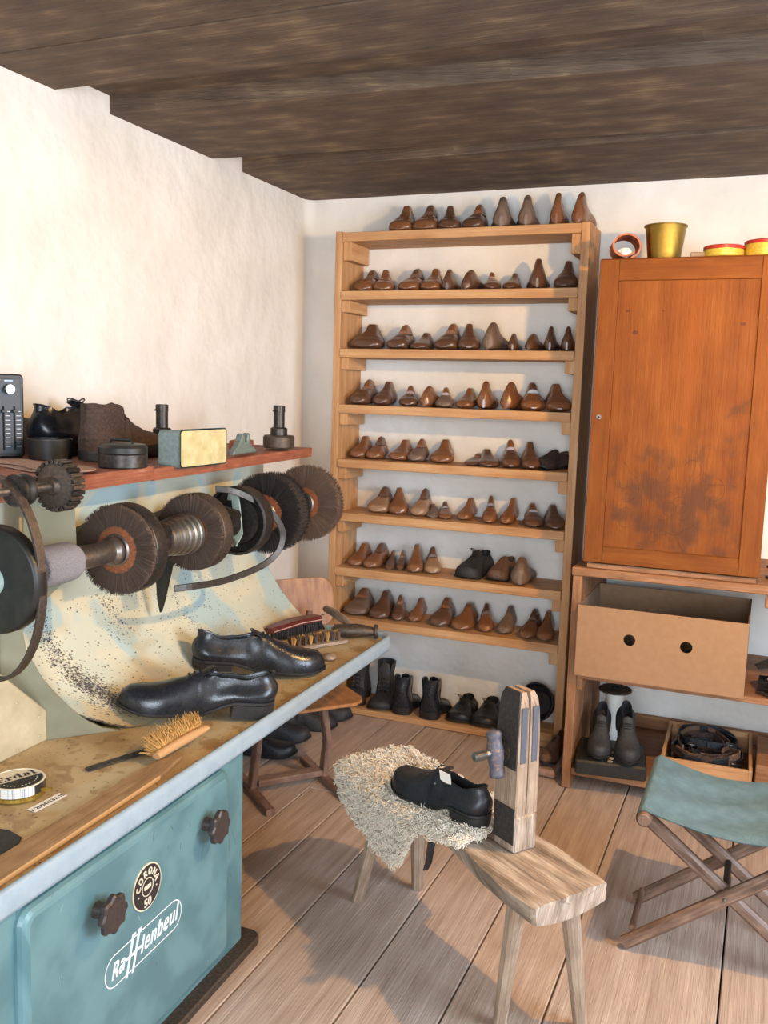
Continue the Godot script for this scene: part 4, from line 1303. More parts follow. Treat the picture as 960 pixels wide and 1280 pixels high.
	for i in 26:
		var a := TAU * i / 26.0
		p = MB.new(); p.box(V(0.009, 0.0085, 0.034), Transform3D(Basis(Vector3.BACK, a), V(a2.x + cos(a) * 0.0495, a2.y + sin(a) * 0.0495, -0.497)), 2, 0.001)
		part("flap", p, M.darksteel if i % 2 else M.iron, fw)
	p = MB.new(); p.hard([Vector2(0.0, -0.40), Vector2(0.032, -0.40), Vector2(0.032, -0.393), Vector2(0.024, -0.385), Vector2(0.032, -0.377), Vector2(0.032, -0.37), Vector2(0.0, -0.37)], 32, along_z(a2.x, a2.y, 0))
	part("small_pulley", p, M.darksteel, t)
	# dark divider fin below the shaft, and brackets under the shelf
	p = MB.new(); p.slab(PackedVector2Array([Vector2(0.0, 0.97), Vector2(0.10, 0.97), Vector2(0.06, 0.91), Vector2(0.03, 0.80), Vector2(0.018, 0.765), Vector2(0.008, 0.80), Vector2(0.0, 0.9)]), 0.012, Transform3D(Basis(V(1, 0, 0.1).normalized(), V(0, 1, 0), V(-0.1, 0, 1).normalized()), V(-0.45, 0, -1.13)), 0.001)
	part("divider_fin", p, M.black, t)
	for z in [-0.86, -1.2]:
		p = MB.new(); p.bar([V(-0.51, 1.0, z), V(-0.42, 1.04, z), V(-0.30, 1.045, z), V(-0.24, 1.03, z)], 0.05, 0.06, V(0, 1, 0), 0.3)
		part("bearing_arm", p, M.darksteel, t)
		p = MB.new(); p.hard([Vector2(0.0, z - 0.03), Vector2(0.04, z - 0.03), Vector2(0.04, z + 0.03), Vector2(0.0, z + 0.03)], 28, along_z(-0.28, 1.018, 0))
		part("bearing", p, M.darksteel, t)

# ------------------------------------------------------------------ things on the red shelf
func shelf_y(z: float) -> float: return 1.192 + (-z - 0.56) * 0.0122

func wt(called: String, label: String, cat: String, x: float, y: float, z: float, turn := 0.0, group := "") -> Node3D:
	return thing(called, label, cat, W(x, y, z), MTURN + turn, group)

func build_shelf_things() -> void:
	var t := thing("tool_shelf", "reddish worn wooden board lying on the machine's hood, crowded with tools", "shelf", W(0, 0, 0), MTURN)
	var mb := MB.new()
	for s in [[0.3, -0.93, 0.0, 0.035], [-0.9301, -1.858, -0.006, 0.031]]:
		var rings := []
		for z in [s[0], s[1]]:
			var y: float = shelf_y(z) + s[2]
			rings.append(PackedVector3Array([V(-0.324, y - s[3], z), V(-0.322, y - 0.002, z), V(-0.324, y, z), V(-0.86, y, z), V(-0.86, y - s[3], z)]))
		var b := MB.new(); b.loft(rings, false)
		part("board", b, M.redwood, t)
	# slider box (black, at the picture's edge)
	var y0 := shelf_y(-1.2)
	t = wt("slider_box", "black upright electronic box with sliders and a silver knob, beside a black shoe", "amplifier", -0.80, shelf_y(-0.9), -0.87, PI / 2.0 - 0.5)
	mb = MB.new(); mb.slab(rrect(-0.085, 0.002, 0.085, 0.222, 0.012), 0.07, Transform3D(Basis(), V(0, 0, -0.035)), 0.004)
	part("case", mb, M.black, t)
	part("front_panel", bx(V(0.15, 0.196, 0.004), V(0, 0.111, 0.036), 1, 0.001), plain("#3b4148", 0.5), t)
	mb = MB.new(); mb.hard([Vector2(0, 0), Vector2(0.014, 0), Vector2(0.0125, 0.014), Vector2(0, 0.015)], 24, facing(V(0, 0, 1), Vector3.UP, V(0.045, 0.182, 0.038)))
	part("knob", mb, M.steel, t)
	for x in [-0.045, -0.015, 0.03, 0.058]:
		part("slider_slot", bx(V(0.004, 0.115, 0.003), V(x, 0.08, 0.0382), 1, 0.0), M.dark, t)
		part("slider_cap", bx(V(0.012, 0.008, 0.012), V(x, 0.125, 0.043), 1, 0.001), M.black, t)
		for i in 9:
			part("scale_mark", bx(V(0.012, 0.0012, 0.001), V(x + 0.011, 0.032 + i * 0.0115, 0.0383), 1, 0.0), M.enamel_white, t)
	part("worn_print", bx(V(0.022, 0.004, 0.0008), V(0.045, 0.204, 0.0383), 0, 0.0), M.lip, t)
	# black shoe seen from its heel
	shoe("slip_lace_shoe", "black leather shoe with a thick heel, heel towards the room, on the red shelf", "shoe", W(-0.765, shelf_y(-1.02) + 0.001, -1.01), MTURN + PI - 0.05, {"L": 0.37, "W": 1.2, "full": 1.25, "heel": 0.03, "sole": 0.01, "mat": M.leather_gloss, "bow": true})
	# brown suede boot
	shoe("suede_boot", "dark brown suede ankle boot standing behind the round black tin on the red shelf", "boot", W(-0.545, shelf_y(-0.9) + 0.001, -0.95), MTURN + PI + 0.1, {"L": 0.35, "W": 1.0, "shaft": 0.125, "mat": M.suede, "heel": 0.018, "full": 1.1})
	# black octagonal holder
	t = wt("tape_holder", "black open plastic holder lying in front of the black shoe on the red shelf", "holder", -0.655, shelf_y(-0.94), -0.94, 0.4)
	mb = MB.new()
	mb.hard([Vector2(0.0, 0.001), Vector2(0.057, 0.001), Vector2(0.060, 0.052), Vector2(0.056, 0.052), Vector2(0.053, 0.006), Vector2(0.0, 0.006)], 8)
	part("body", mb, M.black, t)
	mb = MB.new()
	mb.hard([Vector2(0.0562, 0.0522), Vector2(0.060, 0.0522), Vector2(0.060, 0.0545), Vector2(0.0562, 0.0545), Vector2(0.0562, 0.0522)], 8)
	part("rim", mb, M.darksteel, t)
	# two insoles
	for k in 2:
		var o := wt("leather_insole", ["pale brown leather insole lying topmost at the near end of the red shelf", "pale brown leather insole lying underneath another, rounded heel showing"][k], "insole", -0.515 - 0.03 * k, shelf_y(-0.7) + 0.0055 - k * 0.0045, -0.745 + 0.012 * k, -1.909 + k * 0.1, "leather insoles on the red shelf")
		var poly := PackedVector2Array()
		for i in 40:
			var tt := 0.5 - 0.5 * cos(PI * i / 20.0)
			var w := sole_half(tt) * 1.45
			poly.append(Vector2(w if i < 20 else -w, (tt - 0.5) * 0.39))
		var clean := PackedVector2Array()
		for q in poly:
			if clean.is_empty() or clean[-1].distance_to(q) > 0.0015: clean.append(q)
		mb = MB.new(); mb.slab(clean, 0.0032, Transform3D(Basis(V(1, 0, 0), V(0, 0, -1), V(0, 1, 0)), Vector3.ZERO), 0.0006)
		part("sole_leather", mb, M.insole, o)
	# round tin with a wire bail
	t = wt("round_tin", "round black lidded tin at the front of the red shelf", "tin", -0.372, shelf_y(-0.83), -0.872)
	mb = MB.new(); mb.hard([Vector2(0, 0.0005), Vector2(0.058, 0.0005), Vector2(0.060, 0.003), Vector2(0.060, 0.033), Vector2(0.0575, 0.036), Vector2(0, 0.036)], 40)
	part("body", mb, M.darksteel, t)
	mb = MB.new(); mb.hard([Vector2(0, 0.0365), Vector2(0.060, 0.0365), Vector2(0.060, 0.05), Vector2(0.055, 0.058), Vector2(0.03, 0.060), Vector2(0, 0.060)], 40)
	var lid := part("lid", mb, M.black, t)
	mb = MB.new(); mb.tube([V(-0.03, 0.060, 0.012), V(-0.025, 0.069, 0.01), V(0.025, 0.069, 0.0), V(0.03, 0.060, -0.002)], 0.004, 8)
	part("handle", mb, M.black, lid)
	# small glass stopper, chrome odds and ends behind
	t = wt("metal_clamp", "small chrome clamp behind the cream plastic cover on the red shelf", "clamp", -0.47, shelf_y(-1.30), -1.30, 0.6)
	mb = MB.new(); mb.bar([V(-0.03, 0.012, 0), V(0.0, 0.016, 0.0), V(0.03, 0.03, 0), V(0.035, 0.05, 0), V(0.02, 0.058, 0)], 0.014, 0.02, V(0, 0, 1))
	mb.hard([Vector2(0, 0.0005), Vector2(0.018, 0.0005), Vector2(0.016, 0.014), Vector2(0, 0.014)], 18)
	part("body", mb, M.steel, t)
	# two iron spindle attachments
	for k in 2:
		var o := wt("spindle_head", ["turned iron spindle head at the far end of the red shelf, slotted post upright", "turned iron spindle head with slotted post behind the cream plastic cover"][k], "machine part", [-0.372, -0.62][k], shelf_y([-1.70, -1.40][k]), [-1.705, -1.40][k], 0.0, "iron spindle heads on the red shelf")
		mb = MB.new(); mb.hard([Vector2(0, 0.0005), Vector2(0.049, 0.0005), Vector2(0.052, 0.004), Vector2(0.052, 0.036), Vector2(0.048, 0.042), Vector2(0.03, 0.042), Vector2(0.0, 0.042)], 36)
		part("base", mb, M.iron, o)
		mb = MB.new(); mb.hard([Vector2(0, 0.0425), Vector2(0.028, 0.0425), Vector2(0.028, 0.064), Vector2(0.024, 0.068), Vector2(0.0, 0.068)], 28)
		part("collar", mb, M.darksteel, o)
		mb = MB.new(); mb.hard([Vector2(0, 0.0685), Vector2(0.0185, 0.0685), Vector2(0.0185, 0.118), Vector2(0.0195, 0.119), Vector2(0.0195, 0.138), Vector2(0.017, 0.14), Vector2(0.0, 0.14)], 28)
		part("post", mb, M.darksteel, o)
		part("slot", bx(V(0.014, 0.004, 0.016), V(-0.006, 0.122, 0.0135), 0, 0.0), M.dark, o)
	# cream plastic cover (wedge with a rounded rectangular face)
	t = wt("plastic_cover", "cream translucent plastic cover with dark sides, overhanging the front of the red shelf", "cover", -0.362, shelf_y(-1.14), -1.135, PI / 2.0)
	var rings := []
	for lv in [[0.0, 0.0], [0.002, 0.006], [0.004, 0.058]]:
		var ring := PackedVector3Array()
		var sc: float = 1.0 - lv[0] * 20.0 if lv[1] > 0.01 else 1.0 - lv[0]
		for q in rrect(-0.118, -0.014, 0.118, 0.088, 0.012, 4): ring.append(V(q.x * sc - (0.02 if lv[1] > 0.01 else 0.0), 0.037 + (q.y - 0.037) * sc, 0.06 - lv[1]))
		rings.append(ring)
	mb = MB.new(); mb.loft(rings, false, false, true)
	part("shell", mb, M.greygreen, t)
	mb = MB.new(); mb.slab(rrect(-0.1135, -0.010, 0.1135, 0.084, 0.010, 4), 0.0015, Transform3D(Basis(), V(0, 0, 0.0598)))
	part("window_face", mb, M.plastic_cream, t)
	# grey green cast bracket with two horns
	t = wt("cast_bracket", "grey-green cast metal bracket with two horns, between cream cover and spindle head", "bracket", -0.345, shelf_y(-1.42), -1.42, PI / 2.0 + 0.1)
	mb = MB.new()
	mb.slab(PackedVector2Array([Vector2(-0.085, 0.001), Vector2(0.075, 0.001), Vector2(0.085, 0.008), Vector2(0.055, 0.018), Vector2(0.035, 0.034), Vector2(0.032, 0.058), Vector2(0.024, 0.062), Vector2(0.017, 0.056), Vector2(0.014, 0.04), Vector2(0.004, 0.032), Vector2(-0.008, 0.04), Vector2(-0.012, 0.058), Vector2(-0.02, 0.062), Vector2(-0.027, 0.056), Vector2(-0.034, 0.04), Vector2(-0.06, 0.022), Vector2(-0.085, 0.01)]), 0.022, Transform3D(Basis(), V(0, 0, -0.011)), 0.003)
	part("casting", mb, M.greygreen, t)
	t = wt("wooden_block", "small dark wooden block lying between the bracket and the far spindle head", "block", -0.43, shelf_y(-1.56), -1.56, 0.3)
	part("block", bx(V(0.06, 0.03, 0.09), V(0, 0.0155, 0), 2, 0.003), M.redwood, t)

# ------------------------------------------------------------------ things on the machine's tray
const TRAY := 0.568

func toward(a: Vector3, b: Vector3) -> float: return atan2(b.x - a.x, b.z - a.z)

func build_bench_things() -> void:
	# the pair of black shoes
	var h := W(-0.016, TRAY, -1.005); var e := W(-0.34, TRAY, -0.80)
	var sh := shoe("oxford_shoe", "black leather oxford shoe with stacked heel at the tray's edge, toe towards the chute", "shoe", h, toward(h, e), {"L": 0.385, "W": 0.9, "full": 0.92, "heel": 0.034, "sole": 0.008, "mat": M.leather_gloss, "lining": M.lining}, "black shoes on the machine tray")
	sh.rotation.x = -0.085
	h = W(-0.352, TRAY + 0.040, -1.16); e = W(-0.042, TRAY, -1.40)
	sh = shoe("oxford_shoe", "black leather oxford shoe behind its mate, toe towards the tray's lip", "shoe", h, toward(h, e), {"L": 0.385, "W": 0.9, "full": 0.95, "heel": 0.020, "sole": 0.008, "mat": M.leather_gloss, "lining": M.lining, "cap": true}, "black shoes on the machine tray")
	sh.rotation.x = 0.10
	# long wooden strip with the pale edge
	var t := wt("wooden_strip", "long brown board with a pale cut edge lying along the tray's lip", "board", -0.064, TRAY, 0)
	var mb := MB.new()
	mb.loft([PackedVector3Array([V(-0.032, 0.001, 0.35), V(0.034, 0.001, 0.35), V(0.034, 0.011, 0.35), V(-0.032, 0.011, 0.35)]), PackedVector3Array([V(-0.032, 0.001, -0.55), V(0.022, 0.001, -0.55), V(0.022, 0.011, -0.55), V(-0.032, 0.011, -0.55)]), PackedVector3Array([V(-0.028, 0.001, -0.62), V(0.004, 0.001, -0.66), V(0.004, 0.011, -0.66), V(-0.028, 0.011, -0.62)])], false)
	part("board", mb, M.stripwood, t)
	mb = MB.new()
	mb.loft([PackedVector3Array([V(0.0342, 0.0012, 0.35), V(0.0352, 0.0012, 0.35), V(0.0352, 0.0108, 0.35), V(0.0342, 0.0108, 0.35)]), PackedVector3Array([V(0.0222, 0.0012, -0.55), V(0.0232, 0.0012, -0.55), V(0.0232, 0.0108, -0.55), V(0.0222, 0.0108, -0.55)])], false)
	part("pale_edge", mb, plain("#c99c68", 0.7), t)
	# brush with fibre bristles
	t = wt("fibre_brush", "small hand brush with bushy tan fibre bristles, lying beside the near black shoe", "brush", -0.095, TRAY + 0.012, -0.70, -0.12)
	var hd := []
	for q in [[-0.088, 0.004, 0.012], [-0.08, 0.006, 0.019], [-0.04, 0.009, 0.022], [0.0, 0.012, 0.023], [0.04, 0.014, 0.022], [0.075, 0.016, 0.018], [0.085, 0.017, 0.01]]: hd.append(q)
	mb = MB.new()
	var rings := []
	for q in hd:
		var ring := PackedVector3Array()
		for k in 12:
			var a := TAU * k / 12.0
			ring.append(V(0.012 + cos(a) * 0.011, q[1] + 0.004 + sin(a) * q[2] * 0.5, -q[0]))
		rings.append(ring)
	mb.loft(rings)
	part("handle_back", mb, plain("#b98c5c", 0.7), t)
	mb = MB.new()
	var rb := RandomNumberGenerator.new(); rb.seed = 4
	for i in 2600:
		var u := rb.randf_range(-0.066, 0.07); var vv := rb.randf_range(-1, 1)
		var p0 := V(0.004, 0.012 + (vv * 0.009) + u * 0.06, -u)
		var tip := p0 + V(-0.024 + rb.randfn() * 0.006, 0.017 + rb.randfn() * 0.006 + vv * 0.010, rb.randfn() * 0.012 - u * 0.12)
		mb.tube([p0, p0.lerp(tip, 0.55) + V(rb.randfn(), rb.randfn(), rb.randfn()) * 0.0035, tip], [0.0011, 0.001, 0.0006], 4)
	part("bristles", mb, M.bristle_tan, t).set_meta("kind", "stuff")
	# dark file strip
	t = wt("flat_file", "narrow dark strip with a rounded end lying beside the fibre brush", "file", -0.176, TRAY + 0.001, -0.615, -0.36)
	mb = MB.new(); mb.slab(rrect(-0.011, -0.10, 0.011, 0.10, 0.010, 5), 0.004, Transform3D(Basis(V(1, 0, 0), V(0, 0, -1), V(0, 1, 0)), Vector3.ZERO), 0.001)
	part("blade", mb, M.darksteel, t)
	mb = MB.new(); mb.hard([Vector2(0.004, 0.0041), Vector2(0.007, 0.0041), Vector2(0.007, 0.0055), Vector2(0.004, 0.0055), Vector2(0.004, 0.0041)], 20, Transform3D(Basis(), V(0, 0, 0.088)))
	part("eyelet", mb, M.iron, t)
	# shoe polish tin
	t = wt("polish_tin", "round shoe polish tin with half black lid and golden base, at the tray's near end", "tin", -0.262, TRAY, -0.375, -0.2)
	mb = MB.new(); mb.hard([Vector2(0, 0.0005), Vector2(0.052, 0.0005), Vector2(0.0545, 0.003), Vector2(0.0545, 0.010), Vector2(0.052, 0.012), Vector2(0, 0.012)], 56)
	part("base", mb, M.brass, t)
	var side := StandardMaterial3D.new()
	side.albedo_texture = tin_side(); side.roughness = 0.35
	mb = MB.new(); mb.hard([Vector2(0.0525, 0.0122), Vector2(0.0535, 0.0122), Vector2(0.0535, 0.0300), Vector2(0.0525, 0.0305)], 56)
	for k in mb.uv.size(): mb.uv[k] = Vector2(mb.uv[k].x / (TAU * 0.0535), 0.5)
	var lidside := part("lid_side", mb, side, t)
	mb = MB.new(); mb.hard([Vector2(0.0, 0.0305), Vector2(0.0525, 0.0305), Vector2(0.0535, 0.0312), Vector2(0.0525, 0.0325), Vector2(0.0495, 0.0325), Vector2(0.049, 0.0315), Vector2(0.0, 0.0315)], 56)
	part("lid", mb, M.ivory, t)
	var half := PackedVector2Array()
	for i in 33:
		var a := deg_to_rad(-178.0 + i * 176.0 / 32.0)
		half.append(Vector2(cos(a) * 0.0475, sin(a) * 0.0475 - 0.002))
	var lay := Transform3D(Basis(V(0.20, 0, -0.98).normalized(), V(-0.98, 0, -0.20).normalized(), V(0, 1, 0)), V(0, 0.0315, 0))
	mb = MB.new(); mb.slab(half, 0.0005, lay)
	part("lid_black_half", mb, M.ink, t)
	letters("Erdal", 0.030, 0.0004, M.ink, t, lay * Transform3D(Basis(), V(0.002, 0.0125, 0.0004)), "Droid Serif")
	mb = MB.new()
	for i in 13:
		var a := deg_to_rad(-160.0 + i * 140.0 / 12.0)
		mb.box(V(0.003, 0.0018, 0.0004), lay * Transform3D(Basis(Vector3.BACK, a + PI / 2.0), V(cos(a) * 0.036, sin(a) * 0.036 - 0.002, 0.0009)), 0, 0.0)
	part("lid_small_print", mb, M.ivory, t)
	mb = MB.new(); mb.bar([V(0.05, 0.015, -0.018), V(0.058, 0.018, -0.022), V(0.07, 0.017, -0.029)], 0.004, 0.008, V(0, 1, 0))
	part("turn_key", mb, M.brass, t)
	# inventory tag
	t = wt("paper_tag", "small white paper inventory tag with black numbers beside the polish tin", "tag", -0.18, TRAY + 0.0008, -0.367, -0.06)
	part("paper", bx(V(0.023, 0.0006, 0.086), Vector3.ZERO, 2, 0.0), M.paper, t)
	letters("F 2004/132.19", 0.0135, 0.0003, M.ink, t, Transform3D(Basis(V(0, 0, -1), V(-1, 0, 0), V(0, 1, 0)), V(0.001, 0.0004, 0)))
	# dark leather offcut
	t = wt("leather_offcut", "dark grey leather offcut at the near end of the tray", "leather", -0.15, TRAY + 0.001, -0.10)
	mb = MB.new(); mb.slab(PackedVector2Array([Vector2(-0.06, -0.25), Vector2(0.03, -0.25), Vector2(0.045, 0.02), Vector2(0.042, 0.11), Vector2(0.03, 0.13), Vector2(-0.01, 0.142), Vector2(-0.04, 0.137)]), 0.003, Transform3D(Basis(V(1, 0, 0), V(0, 0, -1), V(0, 1, 0)), Vector3.ZERO), 0.0008)
	part("piece", mb, M.leather_dull, t)
	# dark red horsehair brush, far end
	t = wt("shoe_brush", "shoe brush with dark red back and black bristles behind the far black shoe", "brush", -0.30, TRAY + 0.012, -1.70, -0.30)
	mb = MB.new(); rings = []
	for q in [[-0.125, 0.008], [-0.12, 0.02], [-0.09, 0.028], [0.0, 0.031], [0.09, 0.028], [0.12, 0.02], [0.125, 0.008]]:
		var ring := PackedVector3Array()
		var bow: float = 0.012 * cos(q[0] * 10.0)
		for r in [[-1, 0.024], [-1, 0.033], [-0.7, 0.041], [0.7, 0.041], [1, 0.033], [1, 0.024]]: ring.append(V(r[0] * q[1], r[1] + bow, q[0]))
		rings.append(ring)
	mb.loft(rings, false); part("back", mb, plain("#5b241f", 0.3), t)
	mb = MB.new(); rings = []
	for q in [[-0.122, 0.0272], [0.0, 0.0322], [0.122, 0.0272]]: rings.append(PackedVector3Array([V(q[1], 0.030 + 0.012 * cos(q[0] * 10.0), q[0]), V(q[1] + 0.0012, 0.030 + 0.012 * cos(q[0] * 10.0), q[0]), V(q[1] + 0.0012, 0.033 + 0.012 * cos(q[0] * 10.0), q[0]), V(q[1], 0.033 + 0.012 * cos(q[0] * 10.0), q[0])]))
	mb.loft(rings, false); part("pale_line", mb, plain("#b79a8c", 0.5), t)
	mb = MB.new()
	for i in 1100:
		var z := rb.randf_range(-0.112, 0.112); var x := rb.randf_range(-0.024, 0.026)
		var y := 0.024 + 0.012 * cos(z * 10.0)
		mb.tube([V(x, y, z), V(x * 1.25 + rb.randfn() * 0.001, 0.001, z * 1.06 + rb.randfn() * 0.0015)], 0.0011, 4)
	part("bristles", mb, M.leather_dull, t).set_meta("kind", "stuff")
	# brush with light tufted bristles on its back
	t = wt("tufted_brush", "brush lying with brown tufted bristles in rows, beside the hammer", "brush", -0.195, TRAY, -1.63, -0.58)
	part("back", bx(V(0.045, 0.012, 0.24), V(0.006, 0.0065, 0), 2, 0.003), M.oldwood, t)
	for i in 9:
		for j in 2:
			mb = MB.new()
			for k in 26:
				var c := V(-0.008 + j * 0.02, 0.0128, -0.09 + i * 0.0215)
				var a := rb.randf() * TAU; var r := sqrt(rb.randf()) * 0.006
				var p0 := c + V(cos(a) * r * 0.7, 0, sin(a) * r * 0.7)
				mb.tube([p0, c + V(cos(a) * r * 1.7, 0.028 + rb.randfn() * 0.002, sin(a) * r * 1.5)], 0.0011, 4)
			part("tuft", mb, M.bristle_brown if (i + j) % 3 else M.bristle_tan, t).set_meta("kind", "stuff")
	# cobbler's hammer
	t = wt("cobbler_hammer", "cobbler's hammer with round steel face and worn wooden handle, tray's far end", "hammer", -0.11, TRAY, -1.79, 0.0)
	mb = MB.new()
	var hpts := []; var hr := []
	for q in [[-0.075, 0.02, 0.03, 0.017], [-0.06, 0.025, 0.022, 0.024], [0.0, 0.027, 0.0, 0.0265], [0.03, 0.026, -0.012, 0.022], [0.06, 0.024, -0.024, 0.015]]:
		hpts.append(V(q[0], q[1], q[2])); hr.append(q[3])
	mb.tube(hpts, hr, 12, 0.9)
	mb.lathe([Vector2(0.0, 0.0), Vector2(0.019, 0.0), Vector2(0.024, 0.003), Vector2(0.024, 0.011), Vector2(0.021, 0.014), Vector2(0.0, 0.015)], 28, facing(V(0.93, 0.02, -0.37), Vector3.UP, V(0.055, 0.025, -0.022)))
	part("head", mb, M.iron, t)
	mb = MB.new(); mb.tube([V(0.0, 0.022, 0.0), V(-0.07, 0.034, -0.07), V(-0.15, 0.036, -0.155), V(-0.215, 0.03, -0.225), V(-0.225, 0.028, -0.235)], [0.014, 0.0155, 0.017, 0.0145, 0.009], 12, 0.85)
	part("handle", mb, M.oldwood, t)
	t = wt("polish_applicator", "small dark wooden applicator block near the tray's lip below the brush", "block", -0.09, TRAY, -1.52, 0.6)
	mb = MB.new(); mb.lathe([Vector2(0.0, 0.001), Vector2(0.022, 0.002), Vector2(0.025, 0.008), Vector2(0.018, 0.016), Vector2(0.0, 0.018)], 20)
	part("block", mb, M.oldwood2, t)

func tin_side() -> ImageTexture:
	var im := Image.create(256, 4, false, Image.FORMAT_RGB8)
	im.fill(Color("#d9d5cb"))
	var r := RandomNumberGenerator.new(); r.seed = 3
	for x in 256:
		if x % 128 > 66: im.fill_rect(Rect2i(x, 0, 1, 4), Color("#2b2724").lerp(Color("#7d6a4a"), 0.8 if r.randf() < 0.2 else 0.0))
		elif r.randf() < 0.3: im.fill_rect(Rect2i(x, 0, 1, 4), Color("#8d949c"))
	return ImageTexture.create_from_image(im)

# ------------------------------------------------------------------ cabinet, open unit and their things
func cabinet_texture() -> StandardMaterial3D:
	var w := wood_image(171, ["#5f3010", "#723d14", "#7d4618", "#8b5322"], 384, 640, 0.4, 0.4, 0.3, 0.9)
	var im: Image = w[0]
	var g := FastNoiseLite.new(); g.seed = 3; g.frequency = 0.012; g.fractal_octaves = 4
	for y in 640:
		for x in 384:
			var c := im.get_pixel(x, y)
			# grey handled grime: low on the door and a smear at half height on the right
			var n := g.get_noise_2d(x, y)
			var a := 0.7 * smoothstep(-0.12, 0.4, 0.30 - Vector2((x - 190) / 190.0, (y - 530) / 130.0).length() * 0.32 + n * 0.5)
			var d := Vector2(x - 340, y - 300)
			var s := 0.5 * smoothstep(0.05, 0.3, 0.3 - absf(d.dot(Vector2(0.55, 0.83))) / 90.0 - absf(d.dot(Vector2(0.83, -0.55))) / 330.0 + n * 0.3)
			c = c.lerp(Color("#4a3024"), clampf(a + s, 0.0, 0.62))
			# a lighter strip down the middle
			c = c.lerp(Color("#97561c"), 0.35 * smoothstep(60.0, 20.0, absf(x - 205.0 + y * 0.04)) * smoothstep(560.0, 300.0, y))
			im.set_pixel(x, y, c)
	var r := RandomNumberGenerator.new(); r.seed = 12
	for k in 26:      # pencil scribbles and scratches
		var p := Vector2(r.randf_range(50, 330), r.randf_range(430, 620)); var a := r.randf() * TAU; var turn := r.randf_range(-0.09, 0.09)
		var col := Color("#3c261c")
		for i in int(r.randf_range(20, 110)):
			a += turn + r.randfn() * 0.05
			p += Vector2(cos(a), sin(a))
			if p.x > 2 and p.x < 380 and p.y > 2 and p.y < 636: im.set_pixel(int(p.x), int(p.y), im.get_pixel(int(p.x), int(p.y)).lerp(col, 0.6))
	for q in [[55, 100, 9, 5], [30, 50, 7, 3], [345, 80, 8, 4], [130, 50, 4, 2]]:
		for y in range(-q[3], q[3] + 1):
			for x in range(-q[2], q[2] + 1):
				if pow(float(x) / q[2], 2) + pow(float(y) / q[3], 2) < 1.0: im.set_pixel(q[0] + x, q[1] + y + 20, Color("#5c321a"))
	var m := StandardMaterial3D.new()
	m.albedo_texture = ImageTexture.create_from_image(im)
	m.normal_enabled = true; m.normal_texture = bump_tex(w[1], 3.0); m.normal_scale = 0.25
	m.roughness = 0.6
	m.metallic_specular = 0.3
	return m

